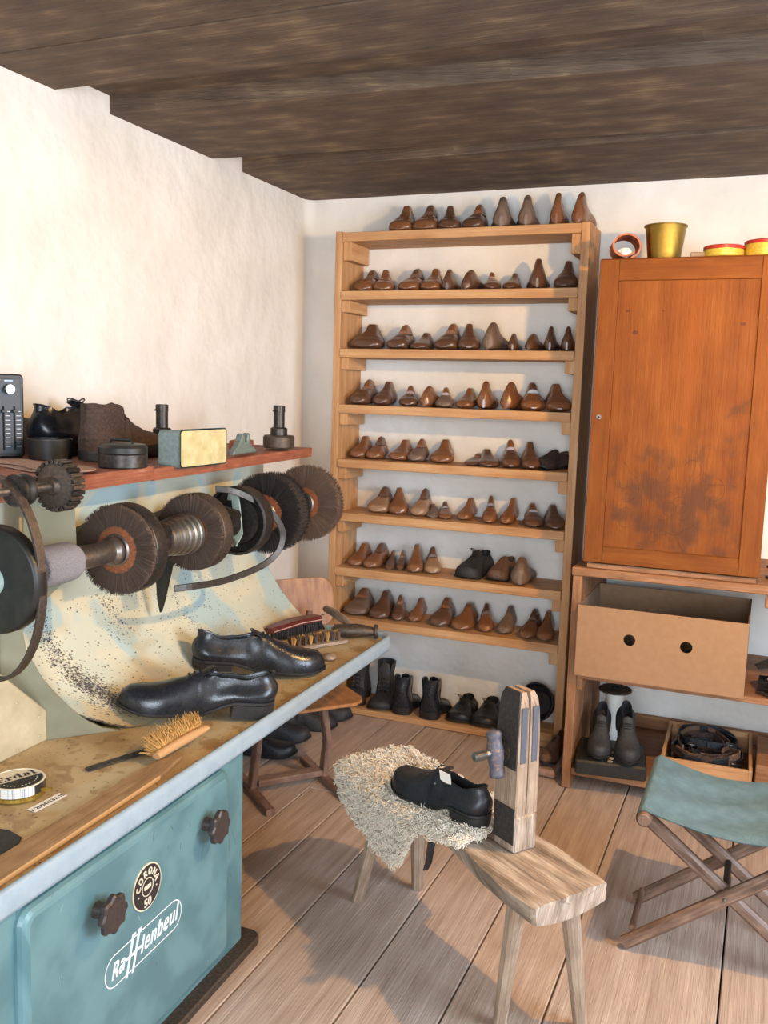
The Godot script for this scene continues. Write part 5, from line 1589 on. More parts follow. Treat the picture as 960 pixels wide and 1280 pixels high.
func build_cabinet() -> void:
	# upper cabinet
	var t := thing("wall_cabinet", "orange-brown stained wooden cabinet with one large panelled door", "cabinet", V(-0.28, 0.812, -3.5))
	var o := V(0.28, -0.812, 3.5)
	part("side_board", span(V(-0.565, 0.83, -3.77) + o, V(-0.543, 1.845, -3.225) + o, 1), M.cabinet, t)
	part("side_board", span(V(-0.017, 0.83, -3.77) + o, V(0.005, 1.845, -3.225) + o, 1), M.cabinet, t)
	part("top_board", span(V(-0.567, 1.8455, -3.772) + o, V(0.007, 1.866, -3.21) + o, 0), M.cabinet, t)
	part("bottom_board", span(V(-0.555, 0.812, -3.765) + o, V(-0.002, 0.8295, -3.215) + o, 0), M.unitwood, t)
	part("back_board", span(V(-0.542, 0.83, -3.77) + o, V(-0.018, 1.845, -3.758) + o, 1), M.cabinet, t)
	var door := Node3D.new(); door.name = "door"; t.add_child(door)
	var zf := -3.2
	part("stile", span(V(-0.567, 0.835, zf - 0.022) + o, V(-0.503, 1.862, zf) + o, 1), M.cabinet, door)
	part("stile", span(V(-0.060, 0.835, zf - 0.022) + o, V(0.006, 1.862, zf) + o, 1), M.cabinet, door)
	part("rail", span(V(-0.5028, 1.792, zf - 0.022) + o, V(-0.0602, 1.862, zf) + o, 0), M.cabinet, door)
	part("rail", span(V(-0.5028, 0.835, zf - 0.022) + o, V(-0.0602, 0.893, zf) + o, 0), M.cabinet, door)
	var pm := cabinet_texture()
	pm.uv1_scale = V(1.0 / 0.4426, 1.0 / 0.899, 1)
	var mb := MB.new(); mb.box(V(0.4426, 0.899, 0.012), Transform3D(Basis(), V(-0.2815, 1.3425, zf - 0.013) + o), 1, 0.001, Vector2(0.2213, 0.4495))
	part("panel", mb, pm, door)
	mb = MB.new()
	mb.hard([Vector2(0.003, 0.0), Vector2(0.0085, 0.0), Vector2(0.0085, 0.0025), Vector2(0.003, 0.0025), Vector2(0.003, 0.0)], 20, facing(V(0, 0, 1), Vector3.UP, V(-0.541, 1.338, zf) + o))
	var esc := part("keyhole_plate", mb, M.steel, door)
	part("keyhole", bx(V(0.004, 0.016, 0.002), V(-0.541, 1.335, zf + 0.001) + o, 1, 0.0), M.dark, door)
	# things on top
	var y := 1.8665
	t = thing("leather_roll", "curled terracotta coloured leather roll on the cabinet's top, beside the brass bucket", "leather", V(-0.507, y, -3.30), 0.0)
	mb = MB.new()
	var rings := []
	for e in [[0.0, 0.0], [0.0, 0.0]]: pass
	var spiral := []
	for i in 34:
		var a := deg_to_rad(-70.0 + i * 12.0)
		var r := 0.044 - i * 0.0004
		spiral.append(V(cos(a) * r * 1.15, 0.045 + sin(a) * r, 0))
	mb.bar(spiral, 0.12, 0.006, V(0, 0, 1), 0.2)
	rings = []
	mb = MB.new()
	for i in spiral.size():
		var d: Vector3 = (spiral[mini(i + 1, 33)] - spiral[maxi(i - 1, 0)]).normalized()
		var nrm := V(-d.y, d.x, 0) * 0.003
		rings.append(PackedVector3Array([spiral[i] + nrm + V(0, 0, 0.06), spiral[i] - nrm + V(0, 0, 0.06), spiral[i] - nrm - V(0, 0, 0.06), spiral[i] + nrm - V(0, 0, 0.06)]))
	mb.loft(rings, false)
	var roll := part("roll", mb, M.copper, t)
	roll.rotation.y = 0.25
	t = thing("crumpled_paper", "crumpled pale paper tucked inside the curled leather roll", "paper", V(-0.495, y + 0.008, -3.255), 0.3)
	mb = MB.new()
	rings = []
	var rr := RandomNumberGenerator.new(); rr.seed = 21
	for i in 6:
		var ring := PackedVector3Array()
		for k in 9:
			var a := TAU * k / 9.0
			var r := 0.018 * sin(PI * (i + 0.6) / 6.6) * rr.randf_range(0.7, 1.2)
			ring.append(V(cos(a) * r * 1.3, 0.001 + i * 0.006, sin(a) * r))
		rings.append(ring)
	mb.loft(rings, false)
	part("paper", mb, M.paper, t)
	t = thing("brass_bucket", "shiny hammered brass bucket standing on the cabinet", "bucket", V(-0.372, y, -3.29))
	mb = MB.new()
	mb.hard([Vector2(0.0, 0.001), Vector2(0.053, 0.001), Vector2(0.0665, 0.108), Vector2(0.0705, 0.1085), Vector2(0.0705, 0.1125), Vector2(0.066, 0.1135), Vector2(0.0635, 0.11), Vector2(0.051, 0.004), Vector2(0.0, 0.004)], 48)
	var shiny: StandardMaterial3D = noisy(161, ["#8a6f2c", "#a5863c", "#bb9d55"], 0.05, 0.2, 1.0, 0.04, 0.8, 0.1)
	part("bucket", mb, shiny, t)
	t = thing("small_box", "tiny brown box beside the flat red-lidded tin", "box", V(-0.262, y, -3.26), 0.1)
	part("box", bx(V(0.045, 0.018, 0.035), V(0, 0.0095, 0), 0, 0.002), M.oldwood2, t)
	for k in 2:
		var o2 := thing("polish_can", ["flat round tin with a dark red lid and yellow side, next to the tiny box", "taller round tin with a red lid and yellow side at the picture's right edge"][k], "tin", V([-0.182, -0.055][k], y, [-3.27, -3.29][k]), 0.0, "round tins on the cabinet")
		var r: float = [0.063, 0.066][k]; var hh: float = [0.024, 0.04][k]
		mb = MB.new(); mb.hard([Vector2(0, 0.0005), Vector2(r - 0.002, 0.0005), Vector2(r, 0.003), Vector2(r, hh), Vector2(0, hh)], 44)
		part("body", mb, M.tinyellow, o2)
		mb = MB.new(); mb.hard([Vector2(0, hh + 0.0005), Vector2(r + 0.0015, hh + 0.0005), Vector2(r + 0.0015, hh + 0.010), Vector2(r - 0.002, hh + 0.0125), Vector2(0, hh + 0.0125)], 44)
		part("lid", mb, M.tinred, o2)
	# open unit below
	var u := thing("open_shelf_unit", "low open wooden shelf unit carrying the cabinet, worn front edges", "shelf", V(0.1, 0, -3.5))
	o = V(-0.1, 0, 3.5)
	part("top_board", span(V(-0.603, 0.782, -3.772) + o, V(0.86, 0.8115, -3.195) + o, 0, 0.004), M.unitwood, u)
	part("side_board", span(V(-0.598, 0.001, -3.77) + o, V(-0.566, 0.7815, -3.2) + o, 1), M.unitwood, u)
	part("side_board", span(V(0.82, 0.001, -3.77) + o, V(0.85, 0.7815, -3.2) + o, 1), M.unitwood, u)
	part("shelf_board", span(V(-0.5655, 0.412, -3.768) + o, V(0.8195, 0.434, -3.202) + o, 0), M.unitwood, u)
	part("shelf_board", span(V(-0.5655, 0.052, -3.768) + o, V(0.8195, 0.078, -3.205) + o, 0), M.unitwood, u)
	part("back_rail", span(V(-0.5655, 0.0785, -3.768) + o, V(0.8195, 0.13, -3.745) + o, 0), M.unitwood, u)
	part("top_rail", span(V(0.03, 0.735, -3.235) + o, V(0.8195, 0.7815, -3.212) + o, 0), M.unitwood, u)
	part("cleat", span(V(-0.5655, 0.37, -3.74) + o, V(-0.545, 0.4115, -3.21) + o, 2), M.unitwood, u)
	# cardboard box with two finger holes
	var c := thing("cardboard_box", "open brown cardboard box with two round finger holes, pushed in the unit", "box", V(-0.289, 0.4345, -3.165), -0.0)
	var front := CSGBox3D.new(); front.size = V(0.556, 0.252, 0.005)
	front.name = "front_wall"; front.material = M.card
	for sx in [-0.098, 0.088]:
		var hole := CSGCylinder3D.new(); hole.name = "finger_hole"; hole.operation = CSGShape3D.OPERATION_SUBTRACTION
		hole.radius = 0.020; hole.height = 0.05; hole.sides = 28; hole.rotation.x = PI / 2.0; hole.position = V(sx, 0.022, 0)
		hole.material = M.card
		front.add_child(hole)
	front.position = V(0, 0.127, 0)
	c.add_child(front)
	for s in [-1, 1]:
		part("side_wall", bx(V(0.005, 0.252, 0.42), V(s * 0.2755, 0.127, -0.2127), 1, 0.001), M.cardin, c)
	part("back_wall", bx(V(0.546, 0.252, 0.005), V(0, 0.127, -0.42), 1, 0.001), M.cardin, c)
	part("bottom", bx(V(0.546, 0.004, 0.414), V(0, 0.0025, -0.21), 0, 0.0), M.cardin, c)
	for k in 4:
		shoe_dummy(V(-0.43 + k * 0.11, 0.44, -3.24 - 0.03 * (k % 2)), k)
	# spool, shoes on their tray
	t = thing("thread_spool", "large spool of white thread with dark round flanges standing in the unit", "spool", V(-0.472, 0.0785, -3.53))
	for yy in [0.001, 0.206]:
		mb = MB.new(); mb.hard([Vector2(0, yy), Vector2(0.062, yy), Vector2(0.063, yy + 0.002), Vector2(0.063, yy + 0.007), Vector2(0.058, yy + 0.010), Vector2(0.0, yy + 0.010)], 40)
		part("flange", mb, M.iron, t)
	mb = MB.new()
	var prof := []
	for i in 50:
		prof.append(Vector2(0.0345 + 0.0012 * sin(i * PI), 0.0115 + i * 0.0039)); prof.append(Vector2(0.0362, 0.0115 + i * 0.0039 + 0.0019))
	mb.lathe(prof, 28)
	part("thread", mb, M.thread, t)
	mb = MB.new(); mb.hard([Vector2(0.0, 0.2162), Vector2(0.016, 0.2162), Vector2(0.014, 0.221), Vector2(0.0, 0.221)], 20)
	part("spindle_hole", mb, M.dark, t)
	t = thing("black_tray", "shallow black tray of odds and ends under the pair of dark shoes", "tray", V(-0.442, 0.0785, -3.29), 0.16)
	part("tray", bx(V(0.245, 0.052, 0.24), V(0, 0.0265, 0), 0, 0.006), M.black, t)
	for k in 9:
		mb = MB.new(); mb.ball(V(0.012, 0.005, 0.009) * rr.randf_range(0.6, 1.1), V(rr.randf_range(-0.02, 0.02), 0.057, rr.randf_range(-0.03, 0.11)), 8)
		part("scrap", mb, [M.oldwood2, M.cream, M.iron, M.suede][k % 4], t)
	shoe("derby_shoe", "dull dark laced shoe on the black tray, nearer the unit's side board", "shoe", V(-0.495, 0.205, -3.40), 0.12, {"L": 0.24, "W": 1.1, "full": 1.1, "mat": M.leather_dull, "lining": M.lining}, "dark laced shoes on the black tray").rotation.x = 0.30
	shoe("derby_shoe", "dull dark laced shoe on the black tray, tilted beside the white spool", "shoe", V(-0.415, 0.222, -3.40), 0.22, {"L": 0.25, "W": 1.1, "full": 1.1, "mat": M.leather_dull}, "dark laced shoes on the black tray").rotation.x = 0.36
	# wooden box of straps
	t = thing("strap_box", "shallow wooden box filled with dark leather straps, behind the folding stool", "box", V(-0.118, 0.0785, -3.44), 0.02)
	for s in [[V(-0.15, 0.001, -0.2), V(-0.138, 0.085, 0.2)], [V(0.138, 0.001, -0.2), V(0.15, 0.085, 0.2)], [V(-0.1378, 0.001, 0.188), V(0.1378, 0.085, 0.2)], [V(-0.1378, 0.001, -0.2), V(0.1378, 0.085, -0.188)]]:
		part("side", span(s[0], s[1], 0 if absf(s[0].z - s[1].z) < 0.1 else 2, 0.001), M.rack, t)
	part("bottom", span(V(-0.1378, 0.001, -0.1878), V(0.1378, 0.008, 0.1878), 0, 0.0), M.unitwood, t)
	var tones := [M.suede, M.leather_dull, M.brownshoe, M.leather]
	for k in 20:
		var s := thing("leather_strap", ["dark leather strap coiled in the wooden box"][0], "strap", V(-0.118, 0.088, -3.44), 0.0, "leather straps in the box")
		mb = MB.new()
		var pts := []
		var ph := rr.randf() * TAU; var cx := rr.randf_range(-0.03, 0.03); var cz := rr.randf_range(-0.05, 0.08)
		var ax := rr.randf_range(0.07, 0.115); var az := rr.randf_range(0.06, 0.15)
		for i in 14:
			var a := ph + i * rr.randf_range(0.3, 0.36)
			pts.append(V(clampf(cx + cos(a) * ax, -0.118, 0.118), 0.02 + k * 0.0036 + 0.008 * sin(a * 2.0 + k), clampf(cz + sin(a) * az, -0.17, 0.165)))
		mb.bar(MB.curve(pts, 3), 0.006, rr.randf_range(0.016, 0.026), V(0, 1, 0), 0.2)
		part("strap", mb, tones[k % 4], s)
		if k % 4 == 1:
			mb = MB.new()
			var q: Vector3 = pts[7]
			mb.tube([q + V(-0.012, 0.014, -0.008), q + V(0.012, 0.014, -0.008), q + V(0.012, 0.014, 0.008), q + V(-0.012, 0.014, 0.008), q + V(-0.012, 0.014, -0.008)], 0.002, 6)
			part("buckle", mb, M.steel, s)
	t = thing("plain_wood_box", "plain brown wooden box beside the box of straps, cut by the picture's edge", "box", V(0.155, 0.0785, -3.42))
	part("box", bx(V(0.22, 0.10, 0.30), V(0, 0.051, 0), 0, 0.003), M.unitwood, t)
	# leather scraps on the middle board
	for k in 7:
		var s := thing("leather_scrap", ["dark brown leather scrap", "black leather scrap", "pale tan leather scrap", "black curled leather scrap", "reddish brown leather scrap", "grey-brown leather scrap", "black leather scrap on top"][k] + ", in the heap right of the cardboard box", "leather", V(0.085 + (k % 3) * 0.03, 0.435 + k * 0.012, -3.28 + (k % 2) * 0.04), rr.randf() * TAU, "leather scraps in the heap")
		mb = MB.new()
		var rg := []
		for i in 7:
			var u2 := i / 6.0
			var w := 0.05 * (0.6 + 0.5 * sin(PI * u2)) * rr.randf_range(0.75, 1.1)
			var yy := 0.006 + 0.012 * sin(u2 * 5.0 + k) + 0.012
			rg.append(PackedVector3Array([V(-w, yy, (u2 - 0.5) * 0.13), V(0, yy + 0.01 * cos(k + i), (u2 - 0.5) * 0.13), V(w, yy, (u2 - 0.5) * 0.13), V(w, yy - 0.003, (u2 - 0.5) * 0.13), V(0, yy + 0.01 * cos(k + i) - 0.003, (u2 - 0.5) * 0.13), V(-w, yy - 0.003, (u2 - 0.5) * 0.13)]))
		mb.loft(rg, false)
		part("scrap", mb, [M.suede, M.leather_dull, M.card, M.leather, M.insole, M.brownshoe, M.leather_dull][k], s)
	t = thing("black_bobbin", "small black bobbin standing on the unit right of the cabinet", "bobbin", V(0.05, 0.812, -3.35))
	mb = MB.new(); mb.hard([Vector2(0, 0.0005), Vector2(0.024, 0.0005), Vector2(0.024, 0.008), Vector2(0.014, 0.01), Vector2(0.014, 0.034), Vector2(0.024, 0.036), Vector2(0.024, 0.044), Vector2(0, 0.044)], 24)
	part("bobbin", mb, M.black, t)
	# shoes on the floor between rack and unit
	t = thing("rubber_bowl", "dark round rubber bowl lying on the rack's lowest board beside the right post", "bowl", V(-0.79, 0.1, -3.66))
	mb = MB.new()
	mb.hard([Vector2(0.0, 0.0), Vector2(0.05, 0.004), Vector2(0.075, 0.03), Vector2(0.082, 0.06), Vector2(0.076, 0.06), Vector2(0.07, 0.034), Vector2(0.045, 0.01), Vector2(0.0, 0.007)], 36, facing(V(-0.25, 0.35, 0.9), Vector3.UP, V(0.0, 0.03, -0.03)))
	part("bowl", mb, M.leather, t)
	shoe("old_brown_shoe", "worn brown leather shoe on the floor between the rack and the shelf unit", "shoe", V(-0.655, 0.036, -3.52), -0.1, {"L": 0.25, "W": 0.85, "full": 0.9, "mat": M.brownshoe, "lining": M.lining, "heel": 0.012})
	t = thing("flat_slipper", "flat pale-edged slipper on the floor underneath the worn brown shoe", "slipper", V(-0.658, 0.001, -3.38), -0.1)
	part("sole", bx(V(0.075, 0.03, 0.26), V(0, 0.0155, 0), 2, 0.008), M.insole, t)

func shoe_dummy(at: Vector3, k: int) -> void:
	shoe("boxed_shoe", ["black shoe inside the cardboard box, behind the wall-side finger hole", "black shoe inside the cardboard box, second from its wall end", "black shoe inside the cardboard box, second from its open-shelf end", "black shoe inside the cardboard box, near its open-shelf end"][k], "shoe", at + V(0, 0, -0.17), 0.15 - 0.1 * (k % 2), {"L": 0.23, "W": 1.1, "full": 1.35, "mat": M.leather_dull, "laces": false}, "shoes in the cardboard box")

# ------------------------------------------------------------------ cobbler's bench with vise
# bench frame: origin under the middle of the near end; -a runs back along the seat (x'), b towards the machine (z')
const SEAT_AT := Vector3(-0.305, 0, -1.828)

func seat_frame() -> Transform3D:
	var d := V(0.824, 0, 0.567).normalized()
	var n := V(-0.567, 0, 0.824).normalized()
	return Transform3D(Basis(d, Vector3.UP, n), SEAT_AT)

func S(a: float, y: float, b: float) -> Vector3: return seat_frame() * V(a, y, b)

func leg(mb: MB, a: Vector3, b: Vector3, r0: float, r1: float, sides := 8) -> void:
	var rings := []
	for k in 5:
		var t := k / 4.0
		var ring := PackedVector3Array()
		for q in sides:
			var an := TAU * (q + 0.5) / sides
			ring.append(a.lerp(b, t) + V(cos(an), 0, sin(an)) * lerpf(r0, r1, t))
		rings.append(ring)
	mb.loft(rings, false)

func build_bench_seat() -> void:
	var th := atan2(-0.567, 0.824)
	var t := thing("cobbler_bench", "rough old wooden cobbler's bench on four splayed legs with an upright clamping vise", "bench", SEAT_AT, th)
	var f := MB.new()
	# seat plank: waisted outline, dished top
	var outl := [[0.0, -0.105, 0.10], [-0.012, -0.11, 0.105], [-0.1, -0.115, 0.102], [-0.18, -0.122, 0.094], [-0.26, -0.122, 0.078], [-0.34, -0.118, 0.06], [-0.42, -0.115, 0.05], [-0.5, -0.112, 0.056], [-0.6, -0.11, 0.075], [-0.7, -0.105, 0.09], [-0.78, -0.10, 0.09], [-0.84, -0.08, 0.07]]
	var rings := []
	var ns := FastNoiseLite.new(); ns.seed = 4; ns.frequency = 9.0
	for o in outl:
		var ring := PackedVector3Array()
		for k in 13:
			var u := k / 12.0
			var b := lerpf(o[2], o[1], u)
			ring.append(V(o[0] + 0.006 * ns.get_noise_2d(b * 3.0, 5.0) * float(o[0] > -0.02), 0.37 + 0.006 * ns.get_noise_2d(o[0] * 0.6, b * 4.0) - 0.004 * float(k == 0 or k == 12), b))
		for k in 13:
			var u := k / 12.0
			var b := lerpf(o[1], o[2], u)
			ring.append(V(o[0], 0.318 + 0.012 * pow(absf(2 * u - 1), 2.0), b * 0.96))
		rings.append(ring)
	f.loft(rings, false)
	for k in f.uv.size(): f.uv[k] = Vector2(f.v[k].z + f.v[k].y * 0.3, f.v[k].x + f.v[k].y)
	part("seat_plank", f, M.oldwood, t)
	for q in [[V(-0.115, 0.335, 0.045), V(-0.145, 0.0, 0.055), 0.024, 0.0165], [V(-0.065, 0.335, -0.055), V(-0.045, 0.0, -0.098), 0.024, 0.0165], [V(-0.65, 0.335, -0.06), V(-0.713, 0.0, -0.119), 0.022, 0.018], [V(-0.665, 0.335, 0.035), V(-0.746, 0.0, 0.062), 0.022, 0.018]]:
		f = MB.new(); leg(f, q[0], q[1], q[2], q[3])
		part("leg", f, M.oldwood2, t)
	# vise: fixed block and two jaws with a slit between them
	var vx := -0.229; var vz := -0.039
	f = MB.new(); f.box(V(0.074, 0.085, 0.066), Transform3D(Basis(), V(vx, 0.4125, vz)), 1, 0.004, Vector2(0.3, 0.1))
	part("vise_block", f, M.oldwood, t)
	for s in [-1, 1]:
		f = MB.new()
		rings = []
		for q in [[0.4555, 0.037, 0.0155], [0.55, 0.037, 0.0155], [0.64, 0.036, 0.0145], [0.70, 0.034, 0.013], [0.728, 0.031, 0.0105], [0.742, 0.025, 0.0065]]:
			var ring := PackedVector3Array()
			var zc: float = vz + s * 0.0172
			for r in [[-1, -1], [1, -1], [1, 1], [-1, 1]]: ring.append(V(vx + r[0] * q[1] - 0.004, q[0], zc + r[1] * q[2] - s * (0.0155 - q[2]) * 0.6))
			rings.append(ring)
		f.loft(rings, false)
		part("jaw", f, M.oldwood2, t)
	# black leather facings
	f = MB.new()
	rings = []
	for q in [[0.565, 0.0375, 0.0], [0.64, 0.0365, 0.0016], [0.70, 0.0345, 0.004], [0.728, 0.0315, 0.0075], [0.744, 0.0255, 0.013]]:
		rings.append(PackedVector3Array([V(vx - q[1] - 0.004, q[0], vz + 0.0330 - q[2]), V(vx + q[1] - 0.006, q[0] + 0.008 * float(q[0] < 0.6), vz + 0.0330 - q[2]), V(vx + q[1] - 0.006, q[0], vz + 0.0358 - q[2]), V(vx - q[1] - 0.004, q[0], vz + 0.0358 - q[2])]))
	f.loft(rings, false)
	part("leather_facing", f, M.oldleather, t)
	part("leather_patch", bx(V(0.070, 0.085, 0.003), V(vx - 0.001, 0.432, vz + 0.0348), 1, 0.001), M.oldleather, t)
	for s in [-1, 1]:
		part("edge_facing", bx(V(0.002, 0.13, 0.017), V(vx + 0.0328, 0.645, vz + s * 0.0165), 1, 0.0005), plain("#4c4f57", 0.6), t)
	# screw with a turned handle
	var ax := 0.600
	f = MB.new(); f.tube([V(vx - 0.012, ax, vz - 0.05), V(vx - 0.012, ax, vz + 0.122)], 0.008, 12)
	for i in 8:
		var zz := vz + 0.090 + i * 0.0042
		f.hard([Vector2(0.008, zz - 0.0018), Vector2(0.0115, zz), Vector2(0.008, zz + 0.0018)], 16, Transform3D(Basis(V(1, 0, 0), V(0, 0, 1), V(0, -1, 0)), V(vx - 0.012, ax, 0)))
	part("screw", f, M.steel, t)
	f = MB.new(); f.lathe([Vector2(0.0, -0.054), Vector2(0.016, -0.053), Vector2(0.0175, -0.045), Vector2(0.015, -0.032), Vector2(0.0195, -0.010), Vector2(0.02, 0.010), Vector2(0.0165, 0.028), Vector2(0.016, 0.036), Vector2(0.019, 0.045), Vector2(0.0155, 0.053), Vector2(0.0, 0.054)], 20, facing(V(-0.16, 1, 0.02), Vector3.RIGHT, V(vx - 0.012, ax - 0.003, vz + 0.060)))
	part("turned_handle", f, noisy(181, ["#c07a3a", "#4a4a55", "#55525a", "#b9854d"], 0.09, 0.5, 0.0, 0.02), t)
	f = MB.new(); f.hard([Vector2(0.0, 0.032), Vector2(0.024, 0.032), Vector2(0.024, 0.040), Vector2(0.0, 0.040)], 24, Transform3D(Basis(V(1, 0, 0), V(0, 0, 1), V(0, -1, 0)), V(vx - 0.012, ax, vz)))
	part("washer", f, M.iron, t)
	f = MB.new(); f.ball(V(0.016, 0.016, 0.013), V(vx - 0.012, ax, vz - 0.042), 12)
	part("nut", f, M.steel, t)
	# sheepskin
	var fl := thing("sheepskin", "curly cream sheepskin draped over the back of the cobbler's bench", "fleece", SEAT_AT, th)
	var grid := []
	var na := 26; var nb := 30
	var pos := []
	for i in na + 1:
		var u := float(i) / na
		var a := lerpf(-0.275, -0.825, u)
		var left := tab(u, [0.0, 0.1, 0.2, 0.28, 0.35, 0.43, 0.55, 0.7, 0.86, 1.0], [0.085, 0.108, 0.10, 0.13, 0.225, 0.238, 0.222, 0.20, 0.17, 0.08])
		var right := tab(u, [0.0, 0.15, 0.3, 0.5, 0.7, 0.85, 1.0], [0.05, 0.10, 0.17, 0.21, 0.22, 0.19, 0.08])
		if u < 0.12: right = minf(right, -0.02 + u * 0.9)
		var row := PackedVector3Array()
		for j in nb + 1:
			var s := lerpf(-right, left, float(j) / nb)
			var edge := (0.07 if s > 0.0 else 0.105)
			var over := absf(s) - edge
			var y := 0.384; var b := s
			if over > 0.0:
				var R := 0.032
				var ang := minf(over / R, PI / 2.0 * 0.93)
				var rest := maxf(0.0, over - R * PI / 2.0 * 0.93)
				b = signf(s) * (edge + R * sin(ang) + rest * 0.11)
				y = 0.384 - R * (1.0 - cos(ang)) - rest * 0.99
			if u > 0.93: y -= pow((u - 0.93) / 0.07, 2.0) * 0.02
			row.append(V(a + 0.01 * ns.get_noise_2d(a, s * 3.0), y + 0.006 * ns.get_noise_2d(a * 2.0 + 7.0, s * 2.0), b))
		pos.append(row)
	var pv := PackedVector3Array(); var pu := PackedVector2Array(); var pi := PackedInt32Array()
	for i in na + 1:
		for j in nb + 1:
			pv.append(pos[i][j]); pu.append(Vector2(i, j))
	for i in na:
		for j in nb:
			var a := i * (nb + 1) + j
			for q in [a, a + 1, a + nb + 1, a + 1, a + nb + 2, a + nb + 1]: pi.append(q)
	var chk := (pv[pi[2]] - pv[pi[0]]).cross(pv[pi[1]] - pv[pi[0]])
	var mid := (na / 2) * nb * 6 + 6 * 10
	chk = (pv[pi[mid + 2]] - pv[pi[mid]]).cross(pv[pi[mid + 1]] - pv[pi[mid]])
	f = MB.new(); f.add(pv, pu, pi, true, 1 if chk.y > 0.0 else -1)
	var hide := part("hide", f, M.fleece, fl)
	# curly locks: copies of a few bent tufts
	var lock := MB.new()
	var lr := RandomNumberGenerator.new(); lr.seed = 9
	for k in 3:
		var pts := []; var rad := []
		var ph := lr.randf() * TAU
		for i in 6:
			var u := i / 5.0
			pts.append(V(cos(ph + u * 7.5) * 0.0055 * u + (k - 1) * 0.003, u * 0.017, sin(ph + u * 7.5) * 0.0055 * u))
			rad.append(lerpf(0.0024, 0.0009, u))
		lock.tube(pts, rad, 5)
	var mm := MultiMesh.new()
	mm.transform_format = MultiMesh.TRANSFORM_3D
	mm.mesh = lock.mesh()
	var xs := []
	for n in 11000:
		var fi := lr.randf() * na * 0.9999; var fj := lr.randf() * nb * 0.9999
		var i := int(fi); var j := int(fj)
		var p: Vector3 = pos[i][j].lerp(pos[i + 1][j], fi - i).lerp(pos[i][j + 1].lerp(pos[i + 1][j + 1], fi - i), fj - j)
		var nrm: Vector3 = (pos[i + 1][j] - pos[i][j]).cross(pos[i][j + 1] - pos[i][j]).normalized()
		if nrm.y < -0.3 or (absf(nrm.y) < 0.5 and nrm.z * p.z < 0.0): nrm = -nrm
		if nrm.y < 0.0 and absf(nrm.y) > 0.3: nrm = -nrm
		var lean := (nrm * 1.0 + V(lr.randfn() * 0.8 - 0.2, -0.3 + lr.randfn() * 0.5, lr.randfn() * 0.8)).normalized()
		if lean.dot(nrm) < 0.2: lean = (lean + nrm).normalized()
		var bs := facing(lean).basis.rotated(lean, lr.randf() * TAU)
		var sc := lr.randf_range(0.7, 1.2)
		xs.append(Transform3D(bs.scaled_local(V(sc, sc * lr.randf_range(0.7, 1.25), sc)), p))
	mm.instance_count = xs.size()
	for n in xs.size(): mm.set_instance_transform(n, xs[n])
	var wool := MultiMeshInstance3D.new()
	wool.name = "wool_locks"
	wool.multimesh = mm
	wool.material_override = M.fleece
	wool.set_meta("kind", "stuff")
	fl.add_child(wool, true)
	# leather strap hanging below
	f = MB.new()
	f.bar([V(-0.60, 0.30, -0.10), V(-0.57, 0.22, -0.06), V(-0.53, 0.19, -0.02), V(-0.49, 0.20, 0.02), V(-0.47, 0.23, 0.03), V(-0.46, 0.30, 0.03)], 0.004, 0.014, V(0, 0, 1))
	part("hanging_strap", f, M.leather_dull, t)
	# the shoe on the sheepskin
	var h := V(-0.540, 0.397, -1.985); var e := V(-0.838, 0.397, -2.128)
	var sh := shoe("derby_shoe", "black leather shoe with open laces lying on the sheepskin, heel against the vise", "shoe", h, toward(h, e), {"L": 0.31, "W": 1.0, "full": 1.02, "heel": 0.026, "mat": M.leather, "laces": false})
	f = MB.new()
	f.box(V(0.036, 0.045, 0.002), Transform3D(Basis(V(0, 0, 1), V(0.2, 1, 0).normalized(), V(-1, 0.2, 0).normalized()), V(0.021, 0.082, 0.115)), 1, 0.0005)
	part("paper_label", f, M.paper, sh)
	f = MB.new(); f.tube([V(0.012, 0.098, 0.152), V(0.03, 0.085, 0.155), V(0.042, 0.05, 0.157), V(0.048, 0.015, 0.16), V(0.052, -0.004, 0.165)], 0.0015, 6)
	f.tube([V(-0.02, 0.094, 0.15), V(0.0, 0.104, 0.152), V(0.018, 0.099, 0.150)], 0.0017, 6)
	part("loose_lace", f, M.lace, sh)
	f = MB.new()
	f.ball(V(0.003, 0.003, 0.003), V(0.034, 0.07, 0.138), 8)
	part("eyelet", f, M.steel, sh)

